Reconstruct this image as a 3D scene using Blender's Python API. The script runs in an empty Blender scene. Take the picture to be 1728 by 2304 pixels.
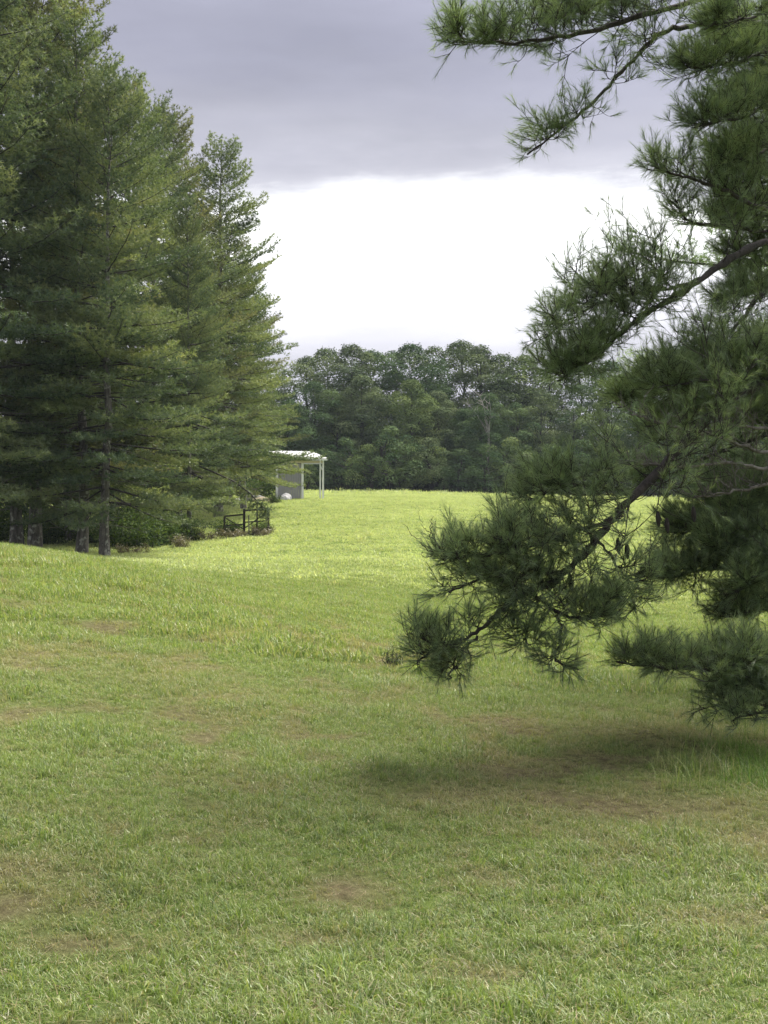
import bpy, math, random
import numpy as np
from mathutils import Vector

R = math.radians
rng = np.random.default_rng(7)
random.seed(7)
SC = bpy.context.scene
COL = SC.collection

# ------------------------------------------------------------------ camera
FPX = 2781.0            # focal length in photo pixels (photo 1728 x 2304)
EYE = 1.6
cam_d = bpy.data.cameras.new('camera')
cam = bpy.data.objects.new('camera', cam_d); COL.objects.link(cam)
cam.location = (0, 0, EYE); cam.rotation_euler = (R(90), 0, 0)
cam_d.sensor_fit = 'VERTICAL'; cam_d.sensor_height = 36
cam_d.lens = 36 * FPX / 2304
cam_d.clip_start = 0.05; cam_d.clip_end = 3000
SC.camera = cam

# ------------------------------------------------------------------ world, sun, exposure
SUN_AZ, SUN_EL = 40.0, 54.0      # azimuth to the right of the viewing direction (+Y)
w = bpy.data.worlds.new('World'); SC.world = w; w.use_nodes = True
nt = w.node_tree; nt.nodes.clear()
N = nt.nodes.new; L = nt.links.new
sky = N('ShaderNodeTexSky'); sky.sky_type = 'NISHITA'; sky.sun_disc = False
sky.sun_elevation = R(SUN_EL); sky.sun_rotation = R(SUN_AZ)
tc = N('ShaderNodeTexCoord')
sep = N('ShaderNodeSeparateXYZ'); L(tc.outputs['Generated'], sep.inputs[0])
mp = N('ShaderNodeMapping'); mp.inputs['Scale'].default_value = (1.6, 1.6, 7.0); L(tc.outputs['Generated'], mp.inputs['Vector'])
n1 = N('ShaderNodeTexNoise'); n1.inputs['Scale'].default_value = 1.7; n1.inputs['Detail'].default_value = 9; n1.inputs['Roughness'].default_value = 0.62
L(mp.outputs[0], n1.inputs['Vector'])
ma = N('ShaderNodeMath'); ma.operation = 'MULTIPLY_ADD'; L(n1.outputs['Fac'], ma.inputs[0]); ma.inputs[1].default_value = 0.13
L(sep.outputs['Z'], ma.inputs[2])
sb = N('ShaderNodeMath'); sb.operation = 'SUBTRACT'; L(ma.outputs[0], sb.inputs[0]); sb.inputs[1].default_value = 0.065
ramp = N('ShaderNodeValToRGB'); cr = ramp.color_ramp
stops = [(0.0, (.22, .22, .26)), (0.125, (.28, .275, .305)), (0.155, (.34, .335, .36)), (0.178, (.50, .50, .51)), (0.198, (.62, .62, .63)), (0.224, (.62, .62, .61)), (0.239, (.43, .43, .44)),
         (0.255, (.26, .257, .285)), (0.283, (.212, .21, .24)), (0.335, (.178, .178, .218)), (0.40, (.190, .190, .233)), (0.6, (.29, .29, .32)), (1.0, (.46, .46, .49))]
while len(cr.elements) < len(stops): cr.elements.new(0.5)
for e, (p, c) in zip(cr.elements, stops): e.position = p; e.color = (*c, 1)
L(sb.outputs[0], ramp.inputs['Fac'])
# soft lighter and darker patches inside the cloud deck
n2 = N('ShaderNodeTexNoise'); n2.inputs['Scale'].default_value = 1.5; n2.inputs['Detail'].default_value = 7; n2.inputs['Roughness'].default_value = 0.5; L(mp.outputs[0], n2.inputs['Vector'])
mr = N('ShaderNodeMapRange'); mr.inputs[1].default_value = 0.3; mr.inputs[2].default_value = 0.7; mr.inputs[3].default_value = 0.80; mr.inputs[4].default_value = 1.22
L(n2.outputs['Fac'], mr.inputs[0])
mul = N('ShaderNodeVectorMath'); mul.operation = 'SCALE'; L(ramp.outputs[0], mul.inputs[0]); L(mr.outputs[0], mul.inputs['Scale'])
bg1 = N('ShaderNodeBackground'); bg1.inputs['Strength'].default_value = 0.05; L(sky.outputs[0], bg1.inputs[0])
bg2 = N('ShaderNodeBackground'); bg2.inputs['Strength'].default_value = 1.0; L(mul.outputs[0], bg2.inputs[0])
mixs = N('ShaderNodeMixShader'); mixs.inputs[0].default_value = 0.93; L(bg1.outputs[0], mixs.inputs[1]); L(bg2.outputs[0], mixs.inputs[2])
wo = N('ShaderNodeOutputWorld'); L(mixs.outputs[0], wo.inputs[0])

sun_d = bpy.data.lights.new('sun', 'SUN'); sun_d.energy = 3.7; sun_d.angle = R(24.0); sun_d.color = (1.0, 0.95, 0.85)
sun = bpy.data.objects.new('sun', sun_d); COL.objects.link(sun)
sv = Vector((math.sin(R(SUN_AZ)) * math.cos(R(SUN_EL)), math.cos(R(SUN_AZ)) * math.cos(R(SUN_EL)), math.sin(R(SUN_EL))))
sun.rotation_euler = sv.to_track_quat('Z', 'Y').to_euler(); sun.location = sv * 60

SC.view_settings.view_transform = 'Standard'; SC.view_settings.look = 'None'
SC.view_settings.gamma = 1; SC.view_settings.use_curve_mapping = False
SC.view_settings.exposure = 1.5
SC.cycles.max_bounces = 6; SC.cycles.diffuse_bounces = 3; SC.cycles.transmission_bounces = 4
SC.cycles.glossy_bounces = 2

# ------------------------------------------------------------------ helpers
def P(px, row, d):
    """a point of the place from the direction in which the photo shows it and its distance"""
    return np.array([(px - 864) / FPX * d, d, EYE - (row - 1152) / FPX * d])

def _hash(ix, iy, seed):
    h = (ix.astype(np.int64) * 374761393 + iy.astype(np.int64) * 668265263 + seed * 1442695041) & 0xffffffff
    h = ((h ^ (h >> 13)) * 1274126177) & 0xffffffff
    return ((h ^ (h >> 16)) & 0xffff) / 65535.0

def vnoise(x, y, seed=0):
    ix = np.floor(x); iy = np.floor(y); fx = x - ix; fy = y - iy
    fx = fx * fx * (3 - 2 * fx); fy = fy * fy * (3 - 2 * fy)
    a = _hash(ix, iy, seed); b = _hash(ix + 1, iy, seed); c = _hash(ix, iy + 1, seed); d = _hash(ix + 1, iy + 1, seed)
    return (a * (1 - fx) + b * fx) * (1 - fy) + (c * (1 - fx) + d * fx) * fy

def fbm(x, y, seed=0, octv=4):
    s = 0; a = 0.5; t = 0
    for o in range(octv):
        s = s + a * vnoise(x, y, seed + o * 17); t += a; a *= 0.5; x = x * 2.03 + 11.3; y = y * 2.03 - 5.7
    return s / t

def link(o, parent=None):
    COL.objects.link(o)
    if parent: o.parent = parent
    return o

def mesh_np(name, V, F, var=None, attrs=None, smooth=False):
    """V (n,3), F (m,k) all faces of the same k"""
    V = np.asarray(V, np.float32); F = np.asarray(F, np.int32)
    m = bpy.data.meshes.new(name)
    k = F.shape[1]
    m.vertices.add(len(V)); m.vertices.foreach_set('co', V.ravel())
    m.loops.add(F.size); m.loops.foreach_set('vertex_index', F.ravel())
    m.polygons.add(len(F)); m.polygons.foreach_set('loop_start', np.arange(0, F.size, k, dtype=np.int32))
    m.polygons.foreach_set('use_smooth', np.full(len(F), smooth, dtype=bool))
    if var is not None:
        a = m.attributes.new('var', 'FLOAT', 'POINT'); a.data.foreach_set('value', np.asarray(var, np.float32))
    for n, v in (attrs or {}).items():
        a = m.attributes.new(n, 'FLOAT', 'POINT'); a.data.foreach_set('value', np.asarray(v, np.float32))
    m.update(calc_edges=True); m.validate()
    return m

def obj(name, mesh, mat, parent=None, loc=(0, 0, 0)):
    o = bpy.data.objects.new(name, mesh)
    if mat is not None and not mesh.materials: mesh.materials.append(mat)
    o.location = loc
    return link(o, parent)

def thing(name, label, cat, loc=(0, 0, 0), rz=0, group=None, scale=1):
    o = bpy.data.objects.new(name, None); o.location = loc; o.rotation_euler = (0, 0, rz); o.scale = (scale,) * 3
    o.empty_display_size = 0.2
    o['label'] = label; o['category'] = cat
    if group: o['group'] = group
    return link(o)

def tag(o, label=None, cat=None, group=None, kind=None):
    if label: o['label'] = label
    if cat: o['category'] = cat
    if group: o['group'] = group
    if kind: o['kind'] = kind
    return o

class Tubes:
    """collects tapered tubes as quads"""
    def __init__(s): s.V = []; s.F = []; s.n = 0
    def add(s, pts, rad, sides=5, cap=False):
        pts = np.asarray(pts, float); rad = np.broadcast_to(np.asarray(rad, float), (len(pts),))
        T = np.gradient(pts, axis=0); T /= np.linalg.norm(T, axis=1, keepdims=True) + 1e-9
        ref = np.array([0, 0, 1.0]) if abs(T[0][2]) < 0.9 else np.array([1.0, 0, 0])
        A = np.cross(T, ref); A /= np.linalg.norm(A, axis=1, keepdims=True) + 1e-9
        B = np.cross(T, A)
        th = np.linspace(0, 2 * np.pi, sides, endpoint=False)
        ring = A[:, None, :] * np.cos(th)[None, :, None] + B[:, None, :] * np.sin(th)[None, :, None]
        V = pts[:, None, :] + ring * rad[:, None, None]
        n = len(pts); base = s.n
        i = np.arange(n - 1)[:, None]; j = np.arange(sides)[None, :]; j2 = (j + 1) % sides
        F = np.stack([i * sides + j, i * sides + j2, (i + 1) * sides + j2, (i + 1) * sides + j], -1).reshape(-1, 4) + base
        s.V.append(V.reshape(-1, 3)); s.F.append(F); s.n += n * sides
    def mesh(s, name, smooth=True):
        return mesh_np(name, np.concatenate(s.V), np.concatenate(s.F), smooth=smooth)

class Boxes:
    def __init__(s): s.V = []; s.F = []; s.n = 0
    def box(s, c, size, rz=0.0, tilt=0.0):
        x, y, z = np.array(size) / 2
        v = np.array([[-x,-y,-z],[x,-y,-z],[x,y,-z],[-x,y,-z],[-x,-y,z],[x,-y,z],[x,y,z],[-x,y,z]])
        ct, st = math.cos(tilt), math.sin(tilt)
        v = v @ np.array([[ct,0,st],[0,1,0],[-st,0,ct]])       # tilt about Y
        c_, s_ = math.cos(rz), math.sin(rz)
        v = v @ np.array([[c_,s_,0],[-s_,c_,0],[0,0,1]])
        s.V.append(v + np.array(c))
        s.F.append(np.array([[0,3,2,1],[4,5,6,7],[0,1,5,4],[1,2,6,5],[2,3,7,6],[3,0,4,7]]) + s.n); s.n += 8
        return s
    def mesh(s, name): return mesh_np(name, np.concatenate(s.V), np.concatenate(s.F))

def unit(v): return v / (np.linalg.norm(v, axis=-1, keepdims=True) + 1e-9)

def needles(base, axis, length, n, nl, wd, spread=0.7, along=0.6, r=rng):
    """n needle triangles on each shoot; base (k,3), axis (k,3) unit, length (k,)"""
    k = len(base)
    base = np.repeat(base, n, 0); ax = np.repeat(axis, n, 0); ln = np.repeat(length, n)
    t = 1 - along * r.random(k * n)
    p = base + ax * (ln * t)[:, None]
    rv = unit(r.normal(size=(k * n, 3)))
    rv = unit(rv - ax * np.sum(rv * ax, 1, keepdims=True))
    ang = spread * (0.35 + 0.75 * r.random(k * n))
    d = ax * np.cos(ang)[:, None] + rv * np.sin(ang)[:, None]
    d[:, 2] -= 0.08; d = unit(d)
    L_ = nl * (0.7 + 0.5 * r.random(k * n))
    s = unit(np.cross(d, unit(r.normal(size=(k * n, 3))))) * (wd / 2)
    V = np.stack([p - s, p + s, p + d * L_[:, None]], 1).reshape(-1, 3)
    F = np.arange(len(V)).reshape(-1, 3)
    var = np.repeat(np.repeat(r.random(k), n) * 0.65 + r.random(k * n) * 0.35, 3)
    return V, F, var

# ------------------------------------------------------------------ materials
def mat_new(name):
    m = bpy.data.materials.new(name); m.use_nodes = True; t = m.node_tree; t.nodes.clear()
    return m, t, t.nodes.new, t.links.new

def leaf_mat(name, cols, trans=0.35, patch=0.35, pscale=0.5, gloss=0.06, instancer=False, dry=None, rough=0.45):
    """cols: list of (pos, rgb) over the attribute var"""
    m, t, N, L = mat_new(name)
    at = N('ShaderNodeAttribute'); at.attribute_name = 'var'
    geo = N('ShaderNodeNewGeometry')
    no = N('ShaderNodeTexNoise'); no.inputs['Scale'].default_value = pscale; no.inputs['Detail'].default_value = 3
    L(geo.outputs['Position'], no.inputs['Vector'])
    f = N('ShaderNodeMath'); f.operation = 'MULTIPLY_ADD'; L(no.outputs['Fac'], f.inputs[0]); f.inputs[1].default_value = patch * 2
    g = N('ShaderNodeMath'); g.operation = 'SUBTRACT'; L(at.outputs['Fac'], g.inputs[0]); g.inputs[1].default_value = patch
    L(g.outputs[0], f.inputs[2])
    rp = N('ShaderNodeValToRGB'); cr = rp.color_ramp
    while len(cr.elements) < len(cols): cr.elements.new(0.5)
    for e, (p, c) in zip(cr.elements, cols): e.position = p; e.color = (*c, 1)
    L(f.outputs[0], rp.inputs['Fac'])
    col = rp.outputs[0]
    if dry:
        ad = N('ShaderNodeAttribute'); ad.attribute_name = 'dry'; ad.attribute_type = 'INSTANCER'
        # a dry patch turns most of its blades, not all of them
        r1 = N('ShaderNodeMath'); r1.operation = 'ADD'; L(ad.outputs['Fac'], r1.inputs[0]); L(at.outputs['Fac'], r1.inputs[1])
        r2 = N('ShaderNodeMapRange'); L(r1.outputs[0], r2.inputs[0]); r2.inputs[1].default_value = 0.75; r2.inputs[2].default_value = 1.3
        r2.inputs[3].default_value = 0; r2.inputs[4].default_value = 0.85
        mx = N('ShaderNodeMix'); mx.data_type = 'RGBA'; L(r2.outputs[0], mx.inputs[0]); L(col, mx.inputs[6]); mx.inputs[7].default_value = (*dry, 1)
        col = mx.outputs[2]
    d = N('ShaderNodeBsdfDiffuse'); L(col, d.inputs[0])
    tr = N('ShaderNodeBsdfTranslucent')
    br = N('ShaderNodeMix'); br.data_type = 'RGBA'; br.blend_type = 'MULTIPLY'; br.inputs[0].default_value = 1
    L(col, br.inputs[6]); br.inputs[7].default_value = (1.25, 1.25, 0.7, 1); L(br.outputs[2], tr.inputs[0])
    m1 = N('ShaderNodeMixShader'); m1.inputs[0].default_value = trans; L(d.outputs[0], m1.inputs[1]); L(tr.outputs[0], m1.inputs[2])
    gl = N('ShaderNodeBsdfGlossy'); gl.inputs['Roughness'].default_value = rough
    m2 = N('ShaderNodeMixShader'); m2.inputs[0].default_value = gloss; L(m1.outputs[0], m2.inputs[1]); L(gl.outputs[0], m2.inputs[2])
    o = N('ShaderNodeOutputMaterial'); L(m2.outputs[0], o.inputs[0])
    return m

def bark_mat(name, c1, c2, c3=None, scale=6, stretch=0.25, bump=0.6):
    m, t, N, L = mat_new(name)
    tc = N('ShaderNodeNewGeometry'); mp = N('ShaderNodeMapping'); mp.inputs['Scale'].default_value = (1, 1, stretch)
    L(tc.outputs['Position'], mp.inputs['Vector'])
    n = N('ShaderNodeTexNoise'); n.inputs['Scale'].default_value = scale; n.inputs['Detail'].default_value = 8; n.inputs['Roughness'].default_value = 0.65
    L(mp.outputs[0], n.inputs['Vector'])
    rp = N('ShaderNodeValToRGB'); rp.color_ramp.elements[0].position = 0.38; rp.color_ramp.elements[0].color = (*c1, 1)
    rp.color_ramp.elements[1].position = 0.62; rp.color_ramp.elements[1].color = (*c2, 1); L(n.outputs['Fac'], rp.inputs['Fac'])
    col = rp.outputs[0]
    if c3:
        n3 = N('ShaderNodeTexNoise'); n3.inputs['Scale'].default_value = scale * 0.7; n3.inputs['Detail'].default_value = 5; L(tc.outputs['Position'], n3.inputs['Vector'])
        r3 = N('ShaderNodeMapRange'); r3.inputs[1].default_value = 0.56; r3.inputs[2].default_value = 0.66; L(n3.outputs['Fac'], r3.inputs[0])
        mx = N('ShaderNodeMix'); mx.data_type = 'RGBA'; L(r3.outputs[0], mx.inputs[0]); L(col, mx.inputs[6]); mx.inputs[7].default_value = (*c3, 1); col = mx.outputs[2]
    b = N('ShaderNodeBump'); b.inputs['Strength'].default_value = bump; b.inputs['Distance'].default_value = 0.03; L(n.outputs['Fac'], b.inputs['Height'])
    p = N('ShaderNodeBsdfPrincipled'); p.inputs['Roughness'].default_value = 0.9; L(col, p.inputs['Base Color']); L(b.outputs[0], p.inputs['Normal'])
    o = N('ShaderNodeOutputMaterial'); L(p.outputs[0], o.inputs[0])
    return m

M_NEEDLE_BLUE = leaf_mat('pine_foliage_bluish', [(0.0, (0.043, 0.073, 0.052)), (0.4, (0.107, 0.147, 0.085)), (0.75, (0.189, 0.226, 0.114)), (1.0, (0.272, 0.289, 0.140))], trans=0.3, patch=0.34, pscale=0.45, gloss=0.02)
M_NEEDLE_OLIVE = leaf_mat('pine_foliage_olive', [(0.0, (0.054, 0.067, 0.042)), (0.4, (0.127, 0.148, 0.074)), (0.75, (0.210, 0.223, 0.104)), (1.0, (0.293, 0.269, 0.139))], trans=0.3, patch=0.34, pscale=0.45, gloss=0.02)
M_NEEDLE_FAR = leaf_mat('pine_foliage', [(0.0, (0.052, 0.085, 0.052)), (0.4, (0.132, 0.180, 0.085)), (0.75, (0.230, 0.273, 0.123)), (1.0, (0.333, 0.349, 0.164))], trans=0.32, patch=0.34, pscale=0.45, gloss=0.03)
M_NEEDLE_NEAR = leaf_mat('pine_needles', [(0.0, (0.089, 0.140, 0.083)), (0.5, (0.179, 0.254, 0.132)), (1.0, (0.304, 0.378, 0.187))], trans=0.45, patch=0.2, pscale=1.5, gloss=0.05)
M_DEAD_NEEDLE = leaf_mat('dead_foliage', [(0.0, (.07, .05, .03)), (1.0, (.16, .12, .07))], trans=0.2, patch=0.1)
M_LEAF = [leaf_mat('hardwood_leaves', [(0.0, (.050, .075, .036)), (0.5, (.125, .17, .07)), (1.0, (.235, .285, .115))], trans=0.15, patch=0.25, pscale=0.25, gloss=0.0),
          leaf_mat('hardwood_leaves_grey', [(0.0, (.055, .078, .048)), (0.5, (.115, .15, .075)), (1.0, (.20, .24, .12))], trans=0.15, patch=0.25, pscale=0.25, gloss=0.0),
          leaf_mat('hardwood_leaves_dark', [(0.0, (.034, .06, .034)), (0.5, (.085, .13, .06)), (1.0, (.15, .20, .09))], trans=0.15, patch=0.25, pscale=0.25, gloss=0.0)]
M_BRUSH = leaf_mat('brush_leaves', gloss=0.01, cols= [(0.0, (.028, .055, .02)), (0.5, (.06, .10, .03)), (1.0, (.12, .16, .05))], trans=0.35, patch=0.2, pscale=1.2)
M_WEED = leaf_mat('weed_leaves', [(0.0, (.05, .10, .02)), (0.5, (.10, .18, .035)), (1.0, (.17, .24, .06))], trans=0.35, patch=0.2, pscale=2, gloss=0.0)
M_DRYWEED = leaf_mat('dry_weed', [(0.0, (.09, .08, .045)), (0.5, (.16, .14, .08)), (1.0, (.22, .2, .11))], trans=0.3, patch=0.2, pscale=1)
M_BARK_PINE = bark_mat('pine_bark', (.055, .048, .044), (.17, .155, .14), (.34, .34, .30), scale=9)
M_BARK_DARK = bark_mat('dark_bark', (.016, .013, .012), (.045, .037, .033), scale=20, stretch=0.6, bump=0.4)
M_BARK_GREY = bark_mat('grey_twig', (.09, .08, .07), (.2, .185, .165), scale=30, stretch=0.6, bump=0.2)
M_BARK_PALE = bark_mat('pale_bark', (.16, .15, .14), (.34, .32, .29), scale=4)
M_WOOD_OLD = bark_mat('old_wood', (.022, .018, .015), (.06, .05, .042), scale=12)

# ------------------------------------------------------------------ terrain
UC = (np.array([0, 240, 430, 864, 1300, 1728]) - 864) / FPX
DC = np.array([2, 4, 8, 12, 15, 20, 25, 30, 38, 45, 60, 80, 100, 115, 130, 160, 200, 400])
TZ = np.array([
 # 0     240    430    864    1300   1728
 [0,     0,     0,     0,     0,     0],        # 2
 [0,     0,     0,     0,     0,     0],        # 4
 [.15,   .10,   .05,   0,    -.04,  -.10],      # 8
 [.42,   .28,   .16,  -.02,  -.12,  -.26],      # 12
 [.68,   .45,   .25,  -.04,  -.32,  -.50],      # 15
 [1.00,  .66,   .36,  -.12,  -1.0,  -1.2],      # 20
 [1.00,  .64,   .30,  -.22,  -1.1,  -1.25],     # 25
 [.72,   .44,   .12,  -.25,  -.85,  -1.0],      # 30
 [.35,   .05,  -.08,  -.12,  -.45,  -.6],       # 38
 [.10,  -.15,  -.05,   .06,  -.12,  -.2],       # 45
 [.25,   .15,   .32,   .70,   .50,   .40],      # 60
 [1.2,   1.2,  1.38,  1.78,  1.50,  1.30],      # 80
 [2.4,   2.5,  2.80,  2.87,  2.40,  2.10],      # 100
 [3.1,   3.2,  3.35,  3.36,  2.80,  2.45],      # 115
 [3.5,   3.5,  3.55,  3.55,  2.95,  2.60],      # 130
 [7.0,   7.0,  6.8,   6.5,   6.0,   5.8],       # 160
 [16.,   16.,  16.,   16.,   15.,   15.],       # 200
 [17.,   17.,  17.,   17.,   16.,   16.],       # 400
])
LU = np.linspace(UC[0], UC[-1], 121); LY = np.linspace(math.log(2), math.log(400), 500)
_t1 = np.array([np.interp(LY, np.log(DC), TZ[:, j]) for j in range(6)]).T
_t2 = np.array([np.interp(LU, UC, _t1[i]) for i in range(len(LY))])
def _smooth(a, s, axis):
    k = np.exp(-0.5 * (np.arange(-3 * s, 3 * s + 1) / s) ** 2); k /= k.sum(); n = 3 * s
    ap = np.pad(a, [(n, n) if i == axis else (0, 0) for i in range(2)], mode='edge')
    return np.apply_along_axis(lambda v: np.convolve(v, k, 'valid'), axis, ap)
_t2 = _smooth(_smooth(_t2, 8, 0), 9, 1)

def ground_z(x, y):
    x = np.asarray(x, float); y = np.asarray(y, float)
    yy = np.clip(y, 2.0, 399.0); u = np.clip(x / np.maximum(yy, 5), LU[0], LU[-1] - 1e-6)
    fi = (np.log(yy) - LY[0]) / (LY[1] - LY[0]); fi = np.clip(fi, 0, len(LY) - 1.001); i = fi.astype(int); fi = fi - i
    fj = (u - LU[0]) / (LU[1] - LU[0]); j = np.clip(fj.astype(int), 0, len(LU) - 2); fj = fj - j
    z = (_t2[i, j] * (1 - fj) + _t2[i, j + 1] * fj) * (1 - fi) + (_t2[i + 1, j] * (1 - fj) + _t2[i + 1, j + 1] * fj) * fi
    return z + (fbm(x * 0.55, y * 0.55, 3, 3) - 0.5) * 0.10

def dryness(x, y):
    """0 lush .. 1 brown thatch; patches of the lawn"""
    a = fbm(x * 0.9, y * 0.55, 21, 4); b = fbm(x * 3.1, y * 2.4, 33, 3)
    c = fbm(x * 7.0, y * 6.0, 91, 2); d = np.clip((a - 0.50) * 1.8 + (b - 0.47) * 2.0 + (c - 0.5) * 0.9, 0, 0.9)
    near = np.clip((26 - y) / 10, 0, 1)
    d = d * (0.25 + 0.75 * near)
    # worn streaks below the right-hand pine and at the left of the picture
    for cx, cy, rx, ry, a_ in ((-1.05, 4.55, .3, .14, 1.0), (.35, 4.35, .2, .12, .8), (-.3, 4.7, .25, .1, .8), (1.3, 4.9, .4, .16, .7), (1.15, 6.9, 1.3, .55, 0.9), (2.3, 9.5, 1.6, 1.0, 0.7), (-0.15, 5.25, .22, .28, 1.0), (-1.6, 5.3, .5, .3, .7), (-2.0, 10.5, 1.3, .8, .5), (2.05, 6.2, .5, .5, .8)):
        d = np.maximum(d, a_ * np.exp(-((x - cx) / rx) ** 2 - ((y - cy) / ry) ** 2) * (0.5 + b))
    return np.clip(d, 0, 1)

def sspace(a, b, n, c, p=2.4):
    t = np.linspace(-1, 1, n)
    s = np.sign(t) * np.abs(t) ** p
    return np.where(s < 0, c + s * (c - a), c + s * (b - c))
gx = sspace(-700, 700, 420, 0, 3.2); gy = np.concatenate([np.linspace(-60, 1, 20), 1 + np.geomspace(0.08, 1100, 620)])
GX, GY = np.meshgrid(gx, gy)
GZ = ground_z(GX, GY)
nx, ny = len(gx), len(gy)
I, J = np.meshgrid(np.arange(ny - 1), np.arange(nx - 1), indexing='ij')
GF = np.stack([I * nx + J, I * nx + J + 1, (I + 1) * nx + J + 1, (I + 1) * nx + J], -1).reshape(-1, 4)
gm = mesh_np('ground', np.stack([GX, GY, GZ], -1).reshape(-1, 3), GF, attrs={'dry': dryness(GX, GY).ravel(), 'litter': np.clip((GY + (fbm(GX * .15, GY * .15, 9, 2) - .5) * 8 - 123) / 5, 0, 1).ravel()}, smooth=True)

def ground_mat():
    m, t, N, L = mat_new('field_ground')
    geo = N('ShaderNodeNewGeometry'); ad = N('ShaderNodeAttribute'); ad.attribute_name = 'dry'
    n1 = N('ShaderNodeTexNoise'); n1.inputs['Scale'].default_value = 14; n1.inputs['Detail'].default_value = 8; n1.inputs['Roughness'].default_value = 0.75; L(geo.outputs['Position'], n1.inputs['Vector'])
    n2 = N('ShaderNodeTexNoise'); n2.inputs['Scale'].default_value = 0.35; n2.inputs['Detail'].default_value = 5; L(geo.outputs['Position'], n2.inputs['Vector'])
    g = N('ShaderNodeValToRGB'); g.color_ramp.elements[0].position = 0.3; g.color_ramp.elements[0].color = (.055, .078, .025, 1)
    g.color_ramp.elements[1].position = 0.7; g.color_ramp.elements[1].color = (.16, .22, .06, 1); L(n1.outputs['Fac'], g.inputs['Fac'])
    g2 = N('ShaderNodeValToRGB'); g2.color_ramp.elements[0].position = 0.3; g2.color_ramp.elements[0].color = (.055, .042, .025, 1)
    g2.color_ramp.elements[1].position = 0.7; g2.color_ramp.elements[1].color = (.20, .175, .10, 1); L(n1.outputs['Fac'], g2.inputs['Fac'])
    mx = N('ShaderNodeMix'); mx.data_type = 'RGBA'; L(ad.outputs['Fac'], mx.inputs[0]); L(g.outputs[0], mx.inputs[6]); L(g2.outputs[0], mx.inputs[7])
    hs = N('ShaderNodeHueSaturation'); L(mx.outputs[2], hs.inputs['Color'])
    mr = N('ShaderNodeMapRange'); mr.inputs[1].default_value = 0.3; mr.inputs[2].default_value = 0.7; mr.inputs[3].default_value = 0.8; mr.inputs[4].default_value = 1.2
    L(n2.outputs['Fac'], mr.inputs[0]); L(mr.outputs[0], hs.inputs['Value'])
    b = N('ShaderNodeBump'); b.inputs['Strength'].default_value = 0.8; b.inputs['Distance'].default_value = 0.04; L(n1.outputs['Fac'], b.inputs['Height'])
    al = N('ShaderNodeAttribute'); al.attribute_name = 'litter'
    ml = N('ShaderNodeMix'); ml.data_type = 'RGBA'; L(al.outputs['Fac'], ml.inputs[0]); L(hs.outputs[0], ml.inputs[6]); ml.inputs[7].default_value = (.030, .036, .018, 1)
    d = N('ShaderNodeBsdfDiffuse'); L(ml.outputs[2], d.inputs[0]); L(b.outputs[0], d.inputs['Normal'])
    o = N('ShaderNodeOutputMaterial'); L(d.outputs[0], o.inputs[0])
    return m
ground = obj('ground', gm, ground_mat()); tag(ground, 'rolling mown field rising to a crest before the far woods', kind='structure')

# ------------------------------------------------------------------ grass
def tuft_mesh(name, n, h, wdt, rad, lean, segs=3, r=rng, drytip=0.1, dry_frac=0.12):
    V = []; F = []; var = []; c = 0
    for i in range(n):
        a = r.random() * 6.283; rr = rad * math.sqrt(r.random()); p = np.array([math.cos(a) * rr, math.sin(a) * rr, -0.01])
        hh = h * (0.45 + 0.75 * r.random()); az = r.random() * 6.283; le = lean * (0.3 + 1.2 * r.random())
        d = np.array([math.cos(az), math.sin(az), 0]); sd = np.array([-math.sin(az + r.normal() * .5), math.cos(az + r.normal() * .5), 0]) * wdt * (0.6 + 0.8 * r.random())
        v0 = r.random() * 0.8 if r.random() > dry_frac else 0.95 + 0.05 * r.random()
        kink = r.normal() * 0.3
        for s in range(segs + 1):
            t = s / segs; th = le * (t ** 1.3) + (kink * t if s else 0)
            q = p + d * math.sin(th) * hh * t + np.array([0, 0, math.cos(min(th, 1.7)) * hh * t])
            ww = sd * (1 - t) ** 0.7
            if s < segs: V += [q - ww / 2, q + ww / 2]; var += [v0] * 2
            else: V.append(q); var.append(min(1, v0 + drytip))
        for s in range(segs - 1): b = c + 2 * s; F += [(b, b + 1, b + 3), (b, b + 3, b + 2)]
        b = c + 2 * (segs - 1); F.append((b, b + 1, b + 2)); c += 2 * segs + 1
    return mesh_np(name, V, F, var)

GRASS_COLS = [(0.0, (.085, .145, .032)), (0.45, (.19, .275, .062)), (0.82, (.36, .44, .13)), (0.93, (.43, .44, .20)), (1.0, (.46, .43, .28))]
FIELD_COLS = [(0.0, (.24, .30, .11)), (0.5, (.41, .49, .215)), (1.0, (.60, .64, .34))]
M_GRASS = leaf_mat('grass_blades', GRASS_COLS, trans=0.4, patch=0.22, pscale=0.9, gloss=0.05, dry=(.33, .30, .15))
M_FIELD = leaf_mat('field_grass_blades', FIELD_COLS, trans=0.45, patch=0.42, pscale=0.22, gloss=0.05, dry=(.40, .38, .18))

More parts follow.
